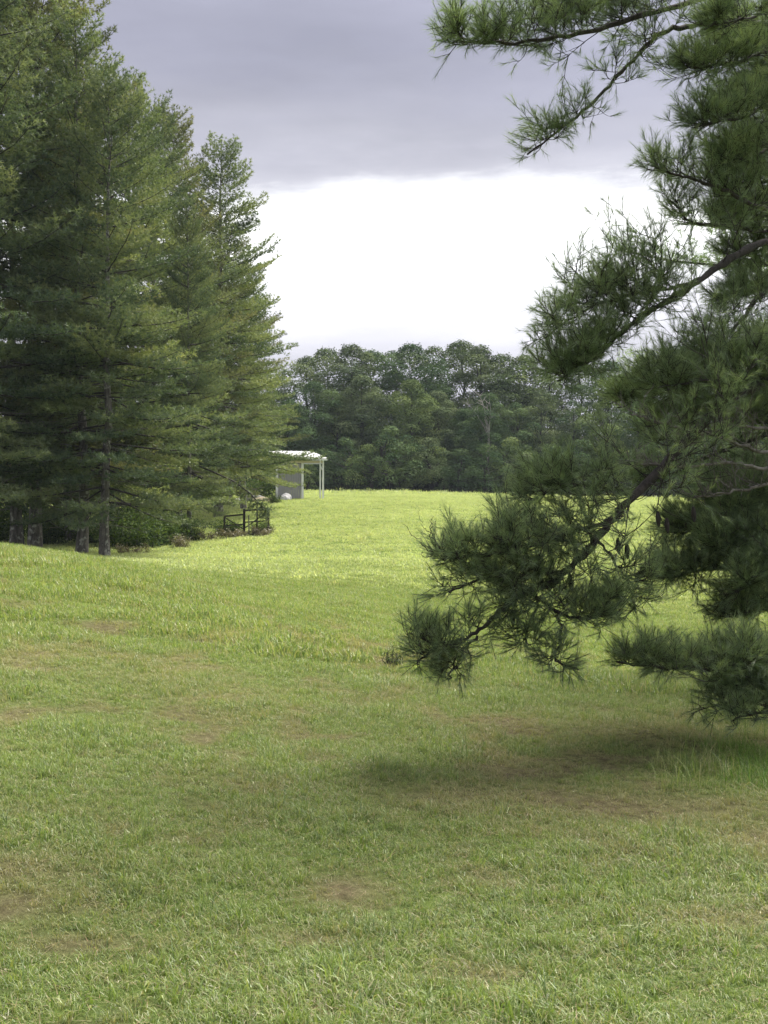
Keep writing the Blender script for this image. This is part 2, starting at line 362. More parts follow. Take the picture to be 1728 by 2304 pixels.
def grass_layer(name, label, variants, pts, scl, dry, seed, mat):
    col = bpy.data.collections.new(name + '_tufts')
    for i, me in enumerate(variants):
        me.materials.append(mat); o = bpy.data.objects.new('grass_tuft_%d' % i, me); col.objects.link(o)
    r = np.random.default_rng(seed)
    m = bpy.data.meshes.new(name); n = len(pts)
    m.vertices.add(n); m.vertices.foreach_set('co', pts.astype(np.float32).ravel())
    a = m.attributes.new('dry', 'FLOAT', 'POINT'); a.data.foreach_set('value', dry.astype(np.float32))
    a = m.attributes.new('scl', 'FLOAT', 'POINT'); a.data.foreach_set('value', scl.astype(np.float32))
    a = m.attributes.new('turn', 'FLOAT_VECTOR', 'POINT')
    rot = np.zeros((n, 3), np.float32); rot[:, 2] = r.random(n) * 6.283; rot[:, 0] = r.normal(size=n) * 0.12; rot[:, 1] = r.normal(size=n) * 0.12
    a.data.foreach_set('vector', rot.ravel())
    a = m.attributes.new('pick', 'INT', 'POINT'); a.data.foreach_set('value', r.integers(0, len(variants), n).astype(np.int32))
    o = bpy.data.objects.new(name, m); link(o); m.materials.append(mat)
    ng = bpy.data.node_groups.new(name, 'GeometryNodeTree')
    ng.interface.new_socket('Geometry', in_out='INPUT', socket_type='NodeSocketGeometry')
    ng.interface.new_socket('Geometry', in_out='OUTPUT', socket_type='NodeSocketGeometry')
    N = ng.nodes.new; L = ng.links.new
    gi = N('NodeGroupInput'); go = N('NodeGroupOutput')
    ci = N('GeometryNodeCollectionInfo'); ci.inputs['Collection'].default_value = col; ci.inputs['Separate Children'].default_value = True; ci.inputs['Reset Children'].default_value = True
    ip = N('GeometryNodeInstanceOnPoints'); ip.inputs['Pick Instance'].default_value = True
    def na(nm, ty):
        x = N('GeometryNodeInputNamedAttribute'); x.data_type = ty; x.inputs['Name'].default_value = nm; return x.outputs['Attribute']
    L(gi.outputs[0], ip.inputs['Points']); L(ci.outputs[0], ip.inputs['Instance'])
    L(na('pick', 'INT'), ip.inputs['Instance Index'])
    e2r = N('FunctionNodeEulerToRotation'); L(na('turn', 'FLOAT_VECTOR'), e2r.inputs[0]); L(e2r.outputs[0], ip.inputs['Rotation'])
    L(na('scl', 'FLOAT'), ip.inputs['Scale']); L(ip.outputs[0], go.inputs[0])
    md = o.modifiers.new('grass', 'NODES'); md.node_group = ng
    tag(o, label, kind='stuff')
    return o

def scatter(y0, y1, dens, seed, margin=0.36):
    """points over the wedge of the field in front of the camera, and some way to both sides"""
    r = np.random.default_rng(seed)
    wmax = margin * y1 + 1.5
    n = int(dens * 2 * wmax * (y1 - y0))
    x = (r.random(n) * 2 - 1) * wmax; y = y0 + r.random(n) * (y1 - y0)
    k = np.abs(x) < margin * y + 1.5
    return x[k], y[k], r

def lay(name, label, variants, y0, y1, dens, seed, base_s, fade0=0, fade1=0, margin=0.36, mat=None):
    x, y, r = scatter(y0, y1, dens, seed, margin)
    d = dryness(x, y); keep = r.random(len(x)) > d * 0.55
    if fade0: keep &= (y - y0) / fade0 > r.random(len(x))
    if fade1: keep &= (y1 - y) / fade1 > r.random(len(x))
    x, y, d = x[keep], y[keep], d[keep]
    lush = fbm(x * 1.7, y * 1.7, 55, 3)
    s = base_s * (0.45 + 1.3 * lush ** 1.5) * (0.75 + 0.5 * r.random(len(x))) * (1 - 0.4 * d)
    d = np.clip(d + 0.45 * r.random(len(x)) ** 2.5 - 0.05, 0, 1)
    # a taller unmown strip along the edge of the near rise
    edge = 0.45 * np.exp(-((y - (13.5 + 0.9 * np.sin(x * 1.3) + np.clip(-x, 0, 9) * 1.1)) / 2.2) ** 2)
    s = s * (1 + edge)
    grass_layer(name, label, variants, np.stack([x, y, ground_z(x, y)], -1), s, d, seed, mat or M_GRASS)

rg = np.random.default_rng(5)
near_v = [tuft_mesh('tuft', 30, .078, .0032, .055, 1.5, 4, rg) for _ in range(7)] + [tuft_mesh('tuft', 34, .075, .0030, .07, 2.1, 4, rg, dry_frac=.4) for _ in range(3)] + [tuft_mesh('tuft', 22, .12, .0036, .035, .7, 4, rg, dry_frac=.05)]
near_v += [tuft_mesh('tuft', 16, .045, .011, .06, 1.4, 2, rg, dry_frac=.05) for _ in range(2)]
mid_v = [tuft_mesh('tuft', 26, .085, .007, .10, .9, 2, rg) for _ in range(6)] + [tuft_mesh('tuft', 18, .11, .006, .06, .8, 2, rg, dry_frac=.3) for _ in range(2)]
far_v = [tuft_mesh('tuft', 40, .11, .02, .28, .8, 2, rg) for _ in range(6)]
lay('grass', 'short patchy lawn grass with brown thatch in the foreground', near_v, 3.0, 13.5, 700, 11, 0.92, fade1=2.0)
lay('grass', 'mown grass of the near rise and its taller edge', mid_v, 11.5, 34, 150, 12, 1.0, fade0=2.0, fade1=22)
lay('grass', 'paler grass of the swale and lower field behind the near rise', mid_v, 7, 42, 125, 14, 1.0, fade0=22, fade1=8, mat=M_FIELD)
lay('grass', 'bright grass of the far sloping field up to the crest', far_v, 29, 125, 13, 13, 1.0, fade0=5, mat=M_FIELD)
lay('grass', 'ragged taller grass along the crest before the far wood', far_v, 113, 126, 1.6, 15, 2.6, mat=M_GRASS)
# fallen pine needles and small twigs lying in the near grass
def litter_sticks(n, seed):
    r = np.random.default_rng(seed); x = r.normal(size=n) * 1.6 + .4; y = 3.4 + 8 * r.random(n); z = ground_z(x, y) + .01 + .02 * r.random(n)
    a = r.random(n) * 6.283; l = np.where(r.random(n) < .995, .04 + .04 * r.random(n), .10 + .08 * r.random(n)); d = np.stack([np.cos(a), np.sin(a), r.normal(size=n) * .15], 1); w_ = np.stack([-np.sin(a), np.cos(a), 0 * a], 1) * (l * .004 + .0007)[:, None]
    p = np.stack([x, y, z], 1); V = np.stack([p - w_, p + w_, p + d * l[:, None] + [0, 0, .004]], 1).reshape(-1, 3)
    return mesh_np('fallen_needles', V, np.arange(3 * n).reshape(-1, 3), np.repeat(r.random(n), 3))
M_FALLEN = leaf_mat('fallen_needle', [(0.0, (.12, .075, .04)), (0.6, (.26, .17, .09)), (1.0, (.42, .34, .22))], trans=0.0, patch=.05, pscale=3)
tag(obj('fallen_needles', litter_sticks(11000, 90), M_FALLEN), 'brown fallen pine needles and twigs lying in the near lawn', kind='stuff')

# ------------------------------------------------------------------ white pines (mid distance)
def pine_meshes(seed, H, cb, RAD, dens=1.0, needle=0.17, nw=0.034, k=10, low_sparse=0.0, dead_n=14):
    r = np.random.default_rng(seed)
    tr = Tubes(); n = 14
    zz = np.linspace(-0.6, H, n); wob = np.cumsum(r.normal(size=(n, 2)) * 0.05, 0); wob[0] = 0
    pts = np.column_stack([wob, zz]); rad = 0.23 * (H / 22) * (1 - zz / H * 0.97).clip(0.02) ; rad[0] *= 1.35; rad[1] *= 1.0
    tr.add(pts, rad, 9)
    wood = Tubes(); B = []; A = []; Ln = []; BV = []
    z = cb
    while z < H - 0.5:
        t = (z - cb) / (H - cb)
        nb = r.integers(5, 8); a0 = r.random() * 6.283
        for b in range(nb):
            az = a0 + b * 6.283 / nb + r.normal() * 0.25
            Lb = RAD * min(1, (1 - t) ** 0.6 * 1.04) * (0.5 + 0.55 * r.random()) * (0.85 if t < 0.08 else 1) + 0.35
            el0 = R(-10 + 58 * t ** 1.4 + r.normal() * 7); bv = r.random(); zb = z + r.normal() * 0.10
            p0 = np.array([np.interp(zb, zz, wob[:, 0]), np.interp(zb, zz, wob[:, 1]), zb])
            m = 7; s = np.linspace(0, 1, m)
            e = el0 + R(16) * s ** 2 - R(6) * np.sin(s * np.pi)
            hd = np.array([math.cos(az), math.sin(az), 0]); seg = Lb / (m - 1)
            q = [p0]
            for i in range(1, m):
                q.append(q[-1] + (hd * math.cos(e[i]) + np.array([0, 0, math.sin(e[i])])) * seg + np.append(r.normal(size=2) * 0.03 * Lb / 4, 0))
            q = np.array(q); wood.add(q, 0.034 * (Lb / 4) * (1 - s * 0.85) + 0.004, 4)
            # laterals in a flattish spray
            st = 0.19 / dens; ss = np.arange(0.24 + 0.2 * r.random() * (1 - t), 1.0, st / Lb)
            side = np.cross(np.array([0, 0, 1.0]), hd)
            for si in ss:
                f = si * (m - 1); i0 = min(int(f), m - 2); pb = q[i0] + (q[i0 + 1] - q[i0]) * (f - i0)
                T = unit(q[i0 + 1] - q[i0])
                for sg in (-1, 1):
                    ll = (0.42 * Lb * (1 - si) ** 0.8 + 0.18) * (0.5 + 0.7 * r.random())
                    ll = min(ll, 1.5)
                    d = unit(T * 0.75 + side * sg * (0.75 + 0.3 * r.random()) + np.array([0, 0, 0.10 + r.normal() * 0.16]))
                    nt_ = max(1, int(ll / (0.15 / dens)))
                    u = (np.arange(nt_) + 0.6 + 0.4 * r.random(nt_)) / nt_
                    pp = pb + d * (u * ll)[:, None] + r.normal(size=(nt_, 3)) * 0.035; pp[:, 2] += 0.10 * u ** 2
                    BV.append(np.full(nt_, bv)); B.append(pp); A.append(unit(d + np.array([0, 0, 0.55]) + r.normal(size=(nt_, 3)) * 0.45))
            BV.append([bv]); B.append(q[-1:] + 0); A.append(unit(q[-1:] - q[-2:-1]))
        z += (0.86 - 0.36 * t) * (0.8 + 0.4 * r.random())
    # leader
    tl = np.linspace(H - 1.0, H + 0.25, 9); BV.append(np.full(9, .5)); B.append(np.column_stack([np.full(9, wob[-1, 0]), np.full(9, wob[-1, 1]), tl])); A.append(unit(np.array([[0, 0, 1.0]] * 9) + r.normal(size=(9, 3)) * 0.3))
    B = np.concatenate(B); A = np.concatenate(A); Ln = np.full(len(B), 0.13)
    V, F, var = needles(B - A * 0.04, A, Ln, k, needle, nw, spread=1.15, along=0.95, r=r)
    var = 0.55 * var + 0.45 * np.repeat(np.concatenate(BV), 3 * k)
    dead = Tubes()
    for i in range(dead_n):
        zb = 0.9 + r.random() * (cb + 2.5); az = r.random() * 6.283; Lb = 1.0 + 2.4 * r.random()
        s = np.linspace(0, 1, 6)[:, None]
        q = np.array([0, 0, zb]) + s * Lb * np.array([math.cos(az), math.sin(az), r.normal() * 0.2]) + s ** 2 * np.array([0, 0, r.normal() * 0.4]) + r.normal(size=(6, 3)) * 0.04 * s
        dead.add(q, 0.025 * (1 - s[:, 0] * 0.85), 4)
        for j in range(5):
            k0 = r.integers(1, 6); d = unit(np.array([math.cos(az + r.normal()), math.sin(az + r.normal()), r.normal() * 0.4]))
            dead.add(q[k0] + np.linspace(0, 1, 3)[:, None] * d * (0.3 + 0.7 * r.random()), [0.009, 0.006, 0.003], 3)
    return (tr.mesh('trunk'), wood.mesh('limbs'), mesh_np('crown', V, F, var), dead.mesh('dead_branches'))

PINES = [pine_meshes(101, 24, 3.0, 6.2), pine_meshes(102, 22, 2.4, 5.8), pine_meshes(103, 21, 3.4, 5.2), pine_meshes(104, 22, 1.6, 6.4)]
print('pine tris', [len(p[2].polygons) for p in PINES])

PC = []; PM = {}
def place_pine(name, v, px, d, h, label, rz=0.0, wid=1.0, group='white pines standing in a row at the left'):
    x = (px - 864) / FPX * d; base = [24, 22, 21, 22][v]; s = h / base
    t = thing(name, label, 'pine tree', (x, d, float(ground_z(x, d))), rz, group); t.scale = (s * wid, s * wid, s)
    tr, wd, cr, dd = PINES[v]
    obj('trunk', tr, M_BARK_PINE, t)
    mt_ = (M_NEEDLE_FAR, M_NEEDLE_BLUE, M_NEEDLE_OLIVE)[len(PC) % 3] if px > 60 else M_NEEDLE_BLUE
    PC.append(1)
    if (v, mt_.name) not in PM:
        m_ = cr if not cr.materials else cr.copy(); m_.materials.clear(); m_.materials.append(mt_); PM[(v, mt_.name)] = m_
    obj('crown', PM[(v, mt_.name)], None, t)
    tag(obj('limbs', wd, M_BARK_DARK, t), kind='stuff'); tag(obj('dead_branches', dd, M_BARK_GREY, t), kind='stuff')
    return t

for a in [
    (0, -70, 44, 25, 'tall pine at the left picture edge, only its right boughs in view', 0.4, 1.0),
    (1, 40, 52, 25, 'dark double-trunk-side pine second in from the left edge, trunk in deep shade', 1.9, 1.0),
    (0, 78, 50, 26.5, 'tallest pine with open sky-filled top reaching the upper picture edge', 3.1, 0.95),
    (2, 182, 47, 20.5, 'pine with lichen-blotched trunk left of the foremost trunk', 0.2, 1.0),
    (1, 236, 45, 17.5, 'foremost pine with the most exposed grey trunk at the near hump', 4.0, 1.0),
    (2, 160, 58, 23, 'thin pine trunk seen between two nearer trunks, far left side', 5.0, 0.9),
    (3, 300, 60, 22.5, 'broad pine with brownish boughs in the middle of the row', 2.4, 0.95),
    (0, 425, 58, 16.0, 'low-boughed pine whose trunk foot shows left of the broken gate', 0.9, 0.72),
    (1, 400, 72, 24.0, 'pine behind the middle of the row, top standing against grey cloud', 1.2, 0.95),
    (0, 492, 76, 23.2, 'last tall pine of the row with ragged boughs against the bright sky gap', 3.6, 1.1),
    (1, 345, 66, 23.0, 'pine filling the middle of the row behind the foremost trunk', 0.1, 1.0),
    (0, 514, 90, 20.6, 'wide pine at the back of the row filling in before the bright sky gap', 1.4, 1.15),
    (2, 548, 84, 16.5, 'shorter pine whose right boughs reach toward the white shed roof', 5.6, 1.15),
]:
    place_pine('pine_tree', a[0], a[1], a[2], a[3], a[4], a[5], a[6])

# ------------------------------------------------------------------ far hardwood trees
def hardwood_meshes(seed, H, RX, nl=34, per=560, leaf=0.25, base=0.12):
    r = np.random.default_rng(seed)
    tr = Tubes(); zz = np.linspace(-0.5, H * 0.72, 8); wob = np.cumsum(r.normal(size=(8, 2)) * 0.12, 0); tr.add(np.column_stack([wob, zz]), 0.28 * (1 - zz / H * 0.95).clip(.05), 7)
    C = []
    for i in range(nl):
        t = base + (0.98 - base) * (i + r.random()) / nl
        prof = math.sin(min(1, (t - base) / (1 - base) * 0.86 + 0.22) * math.pi) ** 0.55
        a = i * 2.4 + r.normal() * 0.5; rr = RX * prof * (0.35 + 0.6 * r.random())
        lr = (1.0 + 1.0 * r.random()) * (RX / 4.5) * (0.75 + 0.35 * prof)
        C.append((math.cos(a) * rr, math.sin(a) * rr, min(t * H, H - lr * 0.7), lr))
        bz = t * H * 0.72; j = np.interp(bz, zz, wob[:, 0]), np.interp(bz, zz, wob[:, 1]), bz
        q = np.linspace(0, 1, 4)[:, None]; P0 = np.array(j); P1 = np.array(C[-1][:3])
        tr.add(P0 + (P1 - P0) * q + np.array([0, 0, -.5]) * np.sin(q * 3.14), 0.07 * (1 - q[:, 0] * 0.8), 4)
    Vs = []; Fs = []; var = []
    cnt = 0
    for cx, cy, cz, lr in C:
        n = int(per * (lr / 1.6) ** 2)
        d = unit(r.normal(size=(n, 3))); d[:, 2] = np.where(d[:, 2] < -0.35, -d[:, 2], d[:, 2])
        bump = 0.72 + 0.36 * fbm(np.arctan2(d[:, 1], d[:, 0]) * 1.6 + cx, d[:, 2] * 2.5 + cz, 5, 2) + 0.10 * r.normal(size=n)
        p = np.array([cx, cy, cz]) + d * lr * bump[:, None] * np.array([1, 1, 0.85])
        nn = unit(d + r.normal(size=(n, 3)) * 0.32 + np.array([0, 0, 0.3]))
        u = unit(np.cross(nn, unit(r.normal(size=(n, 3))))); v = np.cross(nn, u)
        s = leaf * (0.5 + 0.6 * r.random(n))[:, None]
        quad = np.stack([p - u * s * .5, p + v * s * .36, p + u * s * .55 - nn * s * .12, p - v * s * .36], 1)
        Vs.append(quad.reshape(-1, 3)); Fs.append(np.arange(4 * n).reshape(-1, 4) + cnt); cnt += 4 * n
        lv = r.random()
        var.append(np.repeat(0.65 * lv + 0.3 * r.random(n), 4))
    return tr.mesh('trunk'), mesh_np('crown', np.concatenate(Vs), np.concatenate(Fs), np.concatenate(var))

HW = [hardwood_meshes(201, 17, 4.8), hardwood_meshes(202, 16, 4.2), hardwood_meshes(203, 18, 5.4, 30), hardwood_meshes(204, 15, 3.6, 22), hardwood_meshes(205, 7, 3.0, 16, 380, .26, .10)]
HWC = {}
def place_hw(v, px, d, h, mi, label, name='hardwood_tree', cat='tree', rz=0.0, group='hardwood trees of the far wood', wid=1.0, dz=0.0):
    x = (px - 864) / FPX * d; base = [17, 16, 18, 15, 7][v]; s = h / base
    t = thing(name, label, cat, (x, d, float(ground_z(x, d)) - 0.3 + dz), rz, group); t.scale = (s * wid, s * wid, s)
    obj('trunk', HW[v][0], M_BARK_DARK, t)
    key = (v, mi)
    if key not in HWC:
        m = HW[v][1] if not HW[v][1].materials else HW[v][1].copy(); m.materials.clear(); m.materials.append(M_LEAF[mi]); HWC[key] = m
    obj('crown', HWC[key], None, t)
    return t

ORD = 'first second third fourth fifth sixth seventh eighth ninth tenth eleventh twelfth thirteenth fourteenth fifteenth sixteenth seventeenth eighteenth nineteenth twentieth twenty-first twenty-second twenty-third twenty-fourth twenty-fifth twenty-sixth'.split()
def rank(px, allpx, side=1):
    return ORD[sorted(allpx, key=lambda p: p * side).index(px)]
rh = np.random.default_rng(44)
# skyline of the wood: (px, photo row of the top)
sky_pts = [(690, 800), (735, 785), (790, 775), (835, 790), (885, 788), (925, 775), (975, 778), (1035, 768), (1080, 778), (1130, 798), (1180, 800), (1240, 808), (1300, 805), (1370, 812), (1440, 822), (1510, 830), (1580, 835), (1650, 840), (1720, 850), (1790, 850), (640, 830), (590, 850), (530, 860), (470, 850), (400, 850), (330, 860), (250, 860), (160, 860), (60, 860), (-40, 860)]
where = {690: 'just right of the pines', 735: 'above the shed roof corner', 790: 'topped by a darker reddish clump', 835: 'with a rounded low top left of the centre', 885: 'with small sky holes in its top', 925: 'with pale feathery top near the centre', 975: 'with a notch of sky at each side', 1035: 'highest of the centre skyline', 1080: 'with upright twiggy top', 1130: 'with sparse stems poking over its top', 1180: 'beside the tip of the near dark bough'}
for i, (px, row) in enumerate(sky_pts):
    d = 146 + 8 * rh.random(); x = (px - 864) / FPX * d
    h = EYE + (1152 - row) / FPX * d - float(ground_z(x, d)) + 0.3
    if px in where: lab = 'back-row hardwood ' + where[px]
    elif px > 1180: lab = 'back-row hardwood behind the near boughs, %s from the right edge' % rank(px, [p for p, _ in sky_pts if p > 1180], -1)
    else: lab = 'hardwood behind the left pines, %s from the left edge' % rank(px, [p for p, _ in sky_pts if p < 690])
    place_hw(int(rh.integers(0, 4)), px, d, h, int(rh.choice([0, 1, 0, 2])), lab, rz=rh.random() * 6, group='hardwood trees of the far wood' if px in where else ('hardwoods hidden behind the right boughs' if px > 1180 else 'hardwoods hidden behind the left pines'), wid=1.3)
front = [(705, 860, 2, 'dark'), (760, 900, 0, 'olive'), (815, 845, 1, 'grey-green'), (870, 905, 0, 'olive'), (925, 855, 0, 'yellowish green'), (985, 880, 1, 'pale sage green'), (1045, 920, 2, 'dark'), (1100, 885, 2, 'dark bluish'), (1160, 905, 2, 'dark green'), (1220, 880, 1, 'grey-green'), (1290, 900, 2, 'dark'), (1365, 880, 0, 'green'), (1440, 900, 2, 'dark'), (1520, 890, 0, 'green'), (1600, 900, 2, 'dark'), (1690, 900, 0, 'green'), (650, 900, 2, 'dark'), (600, 900, 0, 'green')]
for px, row, mi, cname in front:
    d = 134 + 6 * rh.random(); x = (px - 864) / FPX * d
    h = EYE + (1152 - row) / FPX * d - float(ground_z(x, d)) + 0.3
    pos = 'left of the centre' if 690 < px < 864 else ('right of the centre' if 864 <= px < 1200 else ('behind the right-hand boughs' if px >= 1200 else 'behind the shed'))
    place_hw(int(rh.integers(0, 4)), px, d, h, mi, 'front-row %s hardwood, %s of its row from the left, %s' % (cname, rank(px, [f_[0] for f_ in front]), pos), rz=rh.random() * 6, group='front hardwoods of the far wood', wid=1.25)
under = [(720, 1010, 2), (775, 985, 2), (830, 1000, 0), (880, 960, 2), (935, 1005, 0), (975, 985, 1), (1030, 1010, 2), (1090, 1000, 2), (1150, 985, 0), (1180, 1020, 1), (1235, 1000, 2), (1310, 990, 2), (1390, 1010, 0), (1470, 1000, 2), (1560, 1000, 2), (1650, 1000, 0), (800, 1050, 2), (905, 1055, 0), (1000, 1050, 2), (1070, 1060, 2), (1130, 1060, 0), (690, 1040, 0), (640, 1020, 2), (580, 1020, 2)]
for px, row, mi in under:
    d = 126 + 5 * rh.random(); x = (px - 864) / FPX * d
    h = EYE + (1152 - row) / FPX * d - float(ground_z(x, d)) + 0.3
    place_hw(4, px, d, h, mi, 'low %s understory tree at the foot of the far wood, %s from the left' % (['olive', 'grey-green', 'dark'][mi], rank(px, [u_[0] for u_ in under])), 'understory_tree', 'small tree', rz=rh.random() * 6, group='understory trees along the foot of the far wood', wid=1.15)

# dead pale branches standing in front of the wood
def dead_tree(px, d, rows, label):
    t0 = P(px, rows[0], d); x, y = t0[0], t0[1]; z0 = float(ground_z(x, y))
    t = thing('dead_tree', label, 'dead tree', (x, y, z0))
    r = np.random.default_rng(int(px)); tb = Tubes(); H = t0[2] - z0
    for k in range(5):
        a = r.normal() * 0.5; n = 9; s = np.linspace(0, 1, n); st = H * 0.45 + r.random() * 1.5
        q = np.column_stack([a * s ** 1.3 * 2.2 + np.cumsum(r.normal(size=n) * .07), np.cumsum(r.normal(size=n) * .05), st + (H - st) * s * (0.7 + .3 * r.random())]); q[0, 0] = 0
        tb.add(q, 0.05 * (1 - s * .8), 5)
        for j in range(6):
            i0 = r.integers(2, n - 1); dd = unit(np.array([r.normal(), r.normal() * .5, .9]))
            tb.add(q[i0] + np.linspace(0, 1, 4)[:, None] * dd * (.6 + r.random()) + r.normal(size=(4, 3)) * .04, [.03, .022, .015, .007], 4)
    obj('branches', tb.mesh('branches'), M_BARK_PALE, t)
    tk = Tubes(); tk.add(np.array([[0, 0, -.3], [0, 0, H * .25], [.1, 0, H * .62]]), [.16, .13, .09], 7); obj('trunk', tk.mesh('trunk'), M_BARK_PALE, t)
dead_tree(1098, 132, (862,), 'bare pale dead tree with curving limbs before the dark wood right of centre')

# ------------------------------------------------------------------ brush under the left pines
def brush_mesh(seed, n, rx, ry, h, leaf, stems=14):
    r = np.random.default_rng(seed); st = Tubes(); Pn = []
    for i in range(stems):
        a = r.random() * 6.283; b = np.array([math.cos(a) * rx * .6 * r.random(), math.sin(a) * ry * .6 * r.random(), -.1])
        hh = h * (.5 + .5 * r.random()); tip = b + np.array([math.cos(a) * rx * .5 * r.random(), math.sin(a) * ry * .5 * r.random(), hh])
        s = np.linspace(0, 1, 6)[:, None]; q = b + (tip - b) * s + r.normal(size=(6, 3)) * .05 * s; st.add(q, .014 * (1 - s[:, 0] * .8), 4)
        m = n // stems; u = .15 + .85 * r.random(m); f = u * 5; i0 = np.minimum(f.astype(int), 4); pp = q[i0] + (q[i0 + 1] - q[i0]) * (f - i0)[:, None]
        Pn.append(pp + r.normal(size=(m, 3)) * np.array([.22, .22, .12]) * (h / 1.5))
    p = np.concatenate(Pn); n = len(p); nn = unit(r.normal(size=(n, 3)) * .7 + np.array([0, 0, .8]))
    u = unit(np.cross(nn, unit(r.normal(size=(n, 3))))); v = np.cross(nn, u); s = leaf * (.5 + .8 * r.random(n))[:, None]
    quad = np.stack([p - u * s * .5, p + v * s * .3, p + u * s * .6, p - v * s * .3], 1)
    return st.mesh('stems'), mesh_np('foliage', quad.reshape(-1, 3), np.arange(4 * n).reshape(-1, 4), np.repeat(r.random(n), 4))

BR = [brush_mesh(301, 2600, 1.3, 1.0, 1.7, .10), brush_mesh(302, 2200, 1.0, 1.0, 1.2, .09), brush_mesh(303, 1500, 1.2, .7, .6, .07)]
def place_brush(v, px, d, s, label, group=None, mat=None, name='shrub', cat='shrub', rz=0.0):
    x = (px - 864) / FPX * d
    t = thing(name, label, cat, (x, d, float(ground_z(x, d))), rz, group, s)
    obj('stems', BR[v][0], M_BARK_DARK, t)
    m = BR[v][1]
    if mat is not None and m.materials and m.materials[0] != mat: m = m.copy(); m.materials.clear()
    obj('foliage', m, mat or M_BRUSH, t)
GB = 'undergrowth below the left pines'
ug = [(-10, 54, 1, 1.2), (20, 57, 0, 1.2), (105, 54, 1, 1.2), (130, 60, 0, 1.3), (205, 56, 1, 1.0), (265, 52, 0, 1.1), (300, 51, 1, 1.3), (335, 53, 0, 1.2), (370, 54, 1, 1.2), (400, 56, 0, .8), (328, 57, 0, 1.5), (425, 57, 1, .7), (270, 60, 0, 1.4), (80, 62, 0, 1.6), (0, 64, 0, 1.6), (372, 62, 0, .9)]
for i, (px, d, v, s) in enumerate(ug):
    place_brush(v, px, d, s, '%s shrub in the shade below the left pines, %s from the left' % ('tall' if v == 0 else 'low', rank(px, [u_[0] for u_ in ug])), GB, rz=i * 1.3)
place_brush(1, 408, 51, .55, 'low brownish weed clump at the foot of the brush right of the foremost trunk', None, M_DRYWEED, 'weed_clump', 'weeds')
place_brush(2, 300, 47.5, .8, 'tawny dry weeds fringing the undergrowth beside the foremost trunk', None, M_DRYWEED, 'weed_clump', 'weeds')
place_brush(2, 470, 57, 1.0, 'dry brown weeds left of the broken gate', None, M_DRYWEED, 'weed_clump', 'weeds')
place_brush(2, 530, 57.5, .9, 'dry brown weeds at the left foot of the broken gate', None, M_DRYWEED, 'weed_clump', 'weeds', 1)
place_brush(2, 590, 58.5, .7, 'thin tan weeds at the right foot of the broken gate', None, M_DRYWEED, 'weed_clump', 'weeds', 2)

# ------------------------------------------------------------------ old wooden gate with brush
gd = 60.0
g0 = P(550, 1205, gd); gz = float(ground_z(g0[0], gd))
gate = thing('broken_gate', 'old dark wooden gate frame overgrown with brush at the field edge', 'gate', (g0[0], gd, gz), R(4))
def gx_(px): return (px - 550) / FPX * gd
def plank(name, x0, z0, x1, z1, wd=.09, th=.05, y=0, mat=M_WOOD_OLD):
    ln = math.hypot(x1 - x0, z1 - z0); b = Boxes(); b.box(((x0 + x1) / 2, y, (z0 + z1) / 2), (ln, th, wd), tilt=math.atan2(z1 - z0, x1 - x0))
    return obj(name, b.mesh(name), mat, gate)
H1, H2 = 1.22, .98
for px, hh, wd in ((505, H2 - .02, .10), (549, H1 + .05, .12), (578, H1 - .03, .07), (603, H1 + .02, .12)):
    plank('post', gx_(px), -.25, gx_(px) + .01, hh, wd, wd)
plank('post', gx_(561), -.3, gx_(560), .95, .06, .06, -.3, M_BARK_PALE)['label'] = 'pale leaning post before the gate'
plank('rail', gx_(548), H1 - .04, gx_(606), H1 + .04, .08, .05, -.08)
plank('rail', gx_(503), H2 - .08, gx_(549), H2 + .02, .08, .05, -.08)
plank('rail', gx_(550), .62, gx_(603), .70, .06, .04, -.08)
plank('rail', gx_(505), .45, gx_(548), .52, .06, .04, -.08)
plank('brace', gx_(552), .35, gx_(600), 1.1, .05, .04, -.13)
plank('brace', gx_(507), .85, gx_(547), .3, .05, .04, -.13)
for px, d, v, s, lab in ((517, 60.4, 1, .6, 'small leafy bush between the left and middle posts of the broken gate'), (592, 60.4, 1, .55, 'round green bush between the right posts of the broken gate'), (503, 60.5, 1, .8, 'dark bush climbing the left end of the broken gate'), (528, 60.7, 1, .7, 'dark bush behind the left panel of the broken gate'), (582, 60.8, 1, .62, 'green bush behind the right panel of the broken gate'), (590, 59.8, 2, .8, 'low green bush at the right post of the broken gate'), (550, 59.6, 2, .7, 'dark low bush in front of the middle post of the broken gate')):
    place_brush(v, px, d, s, lab, rz=px)

from mathutils import Matrix
def world_child(name, me, mat, parent, kind=None):
    o = obj(name, me, mat, parent)
    o.matrix_parent_inverse = Matrix.LocRotScale(parent.location, parent.rotation_euler, parent.scale).inverted()
    if kind: o['kind'] = kind
    return o
lowpine = [o for o in bpy.data.objects if o.get('label', '').startswith('low-boughed pine')][0]
rq = np.random.default_rng(77); tb = Tubes(); q = np.array([P(427, 1040, 58), P(480, 1062, 58.5), P(530, 1085, 59), P(565, 1112, 59), P(590, 1140, 59), P(603, 1152, 59)]); tb.add(q, np.linspace(.05, .012, 6), 5)
pp = []; aa = []
for _ in range(26):
    t = 2.0 + 2.9 * rq.random(); i0 = int(t); p = q[i0] + (q[min(i0 + 1, 5)] - q[i0]) * (t - i0); d = unit(np.array([.5 * rq.normal() - .1, rq.normal() * .5, -.35 + .4 * rq.normal()])); ln = .3 + .5 * rq.random()
    tb.add(np.array([p, p + d * ln]), [.012, .006], 3); u = rq.random(9)[:, None]; pp.append(p + d * ln * u + rq.normal(size=(9, 3)) * .06); aa.append(unit(d + rq.normal(size=(9, 3)) * .5))
world_child('bough', tb.mesh('bough'), M_BARK_DARK, lowpine)['label'] = 'long drooping bough hanging over the gate'
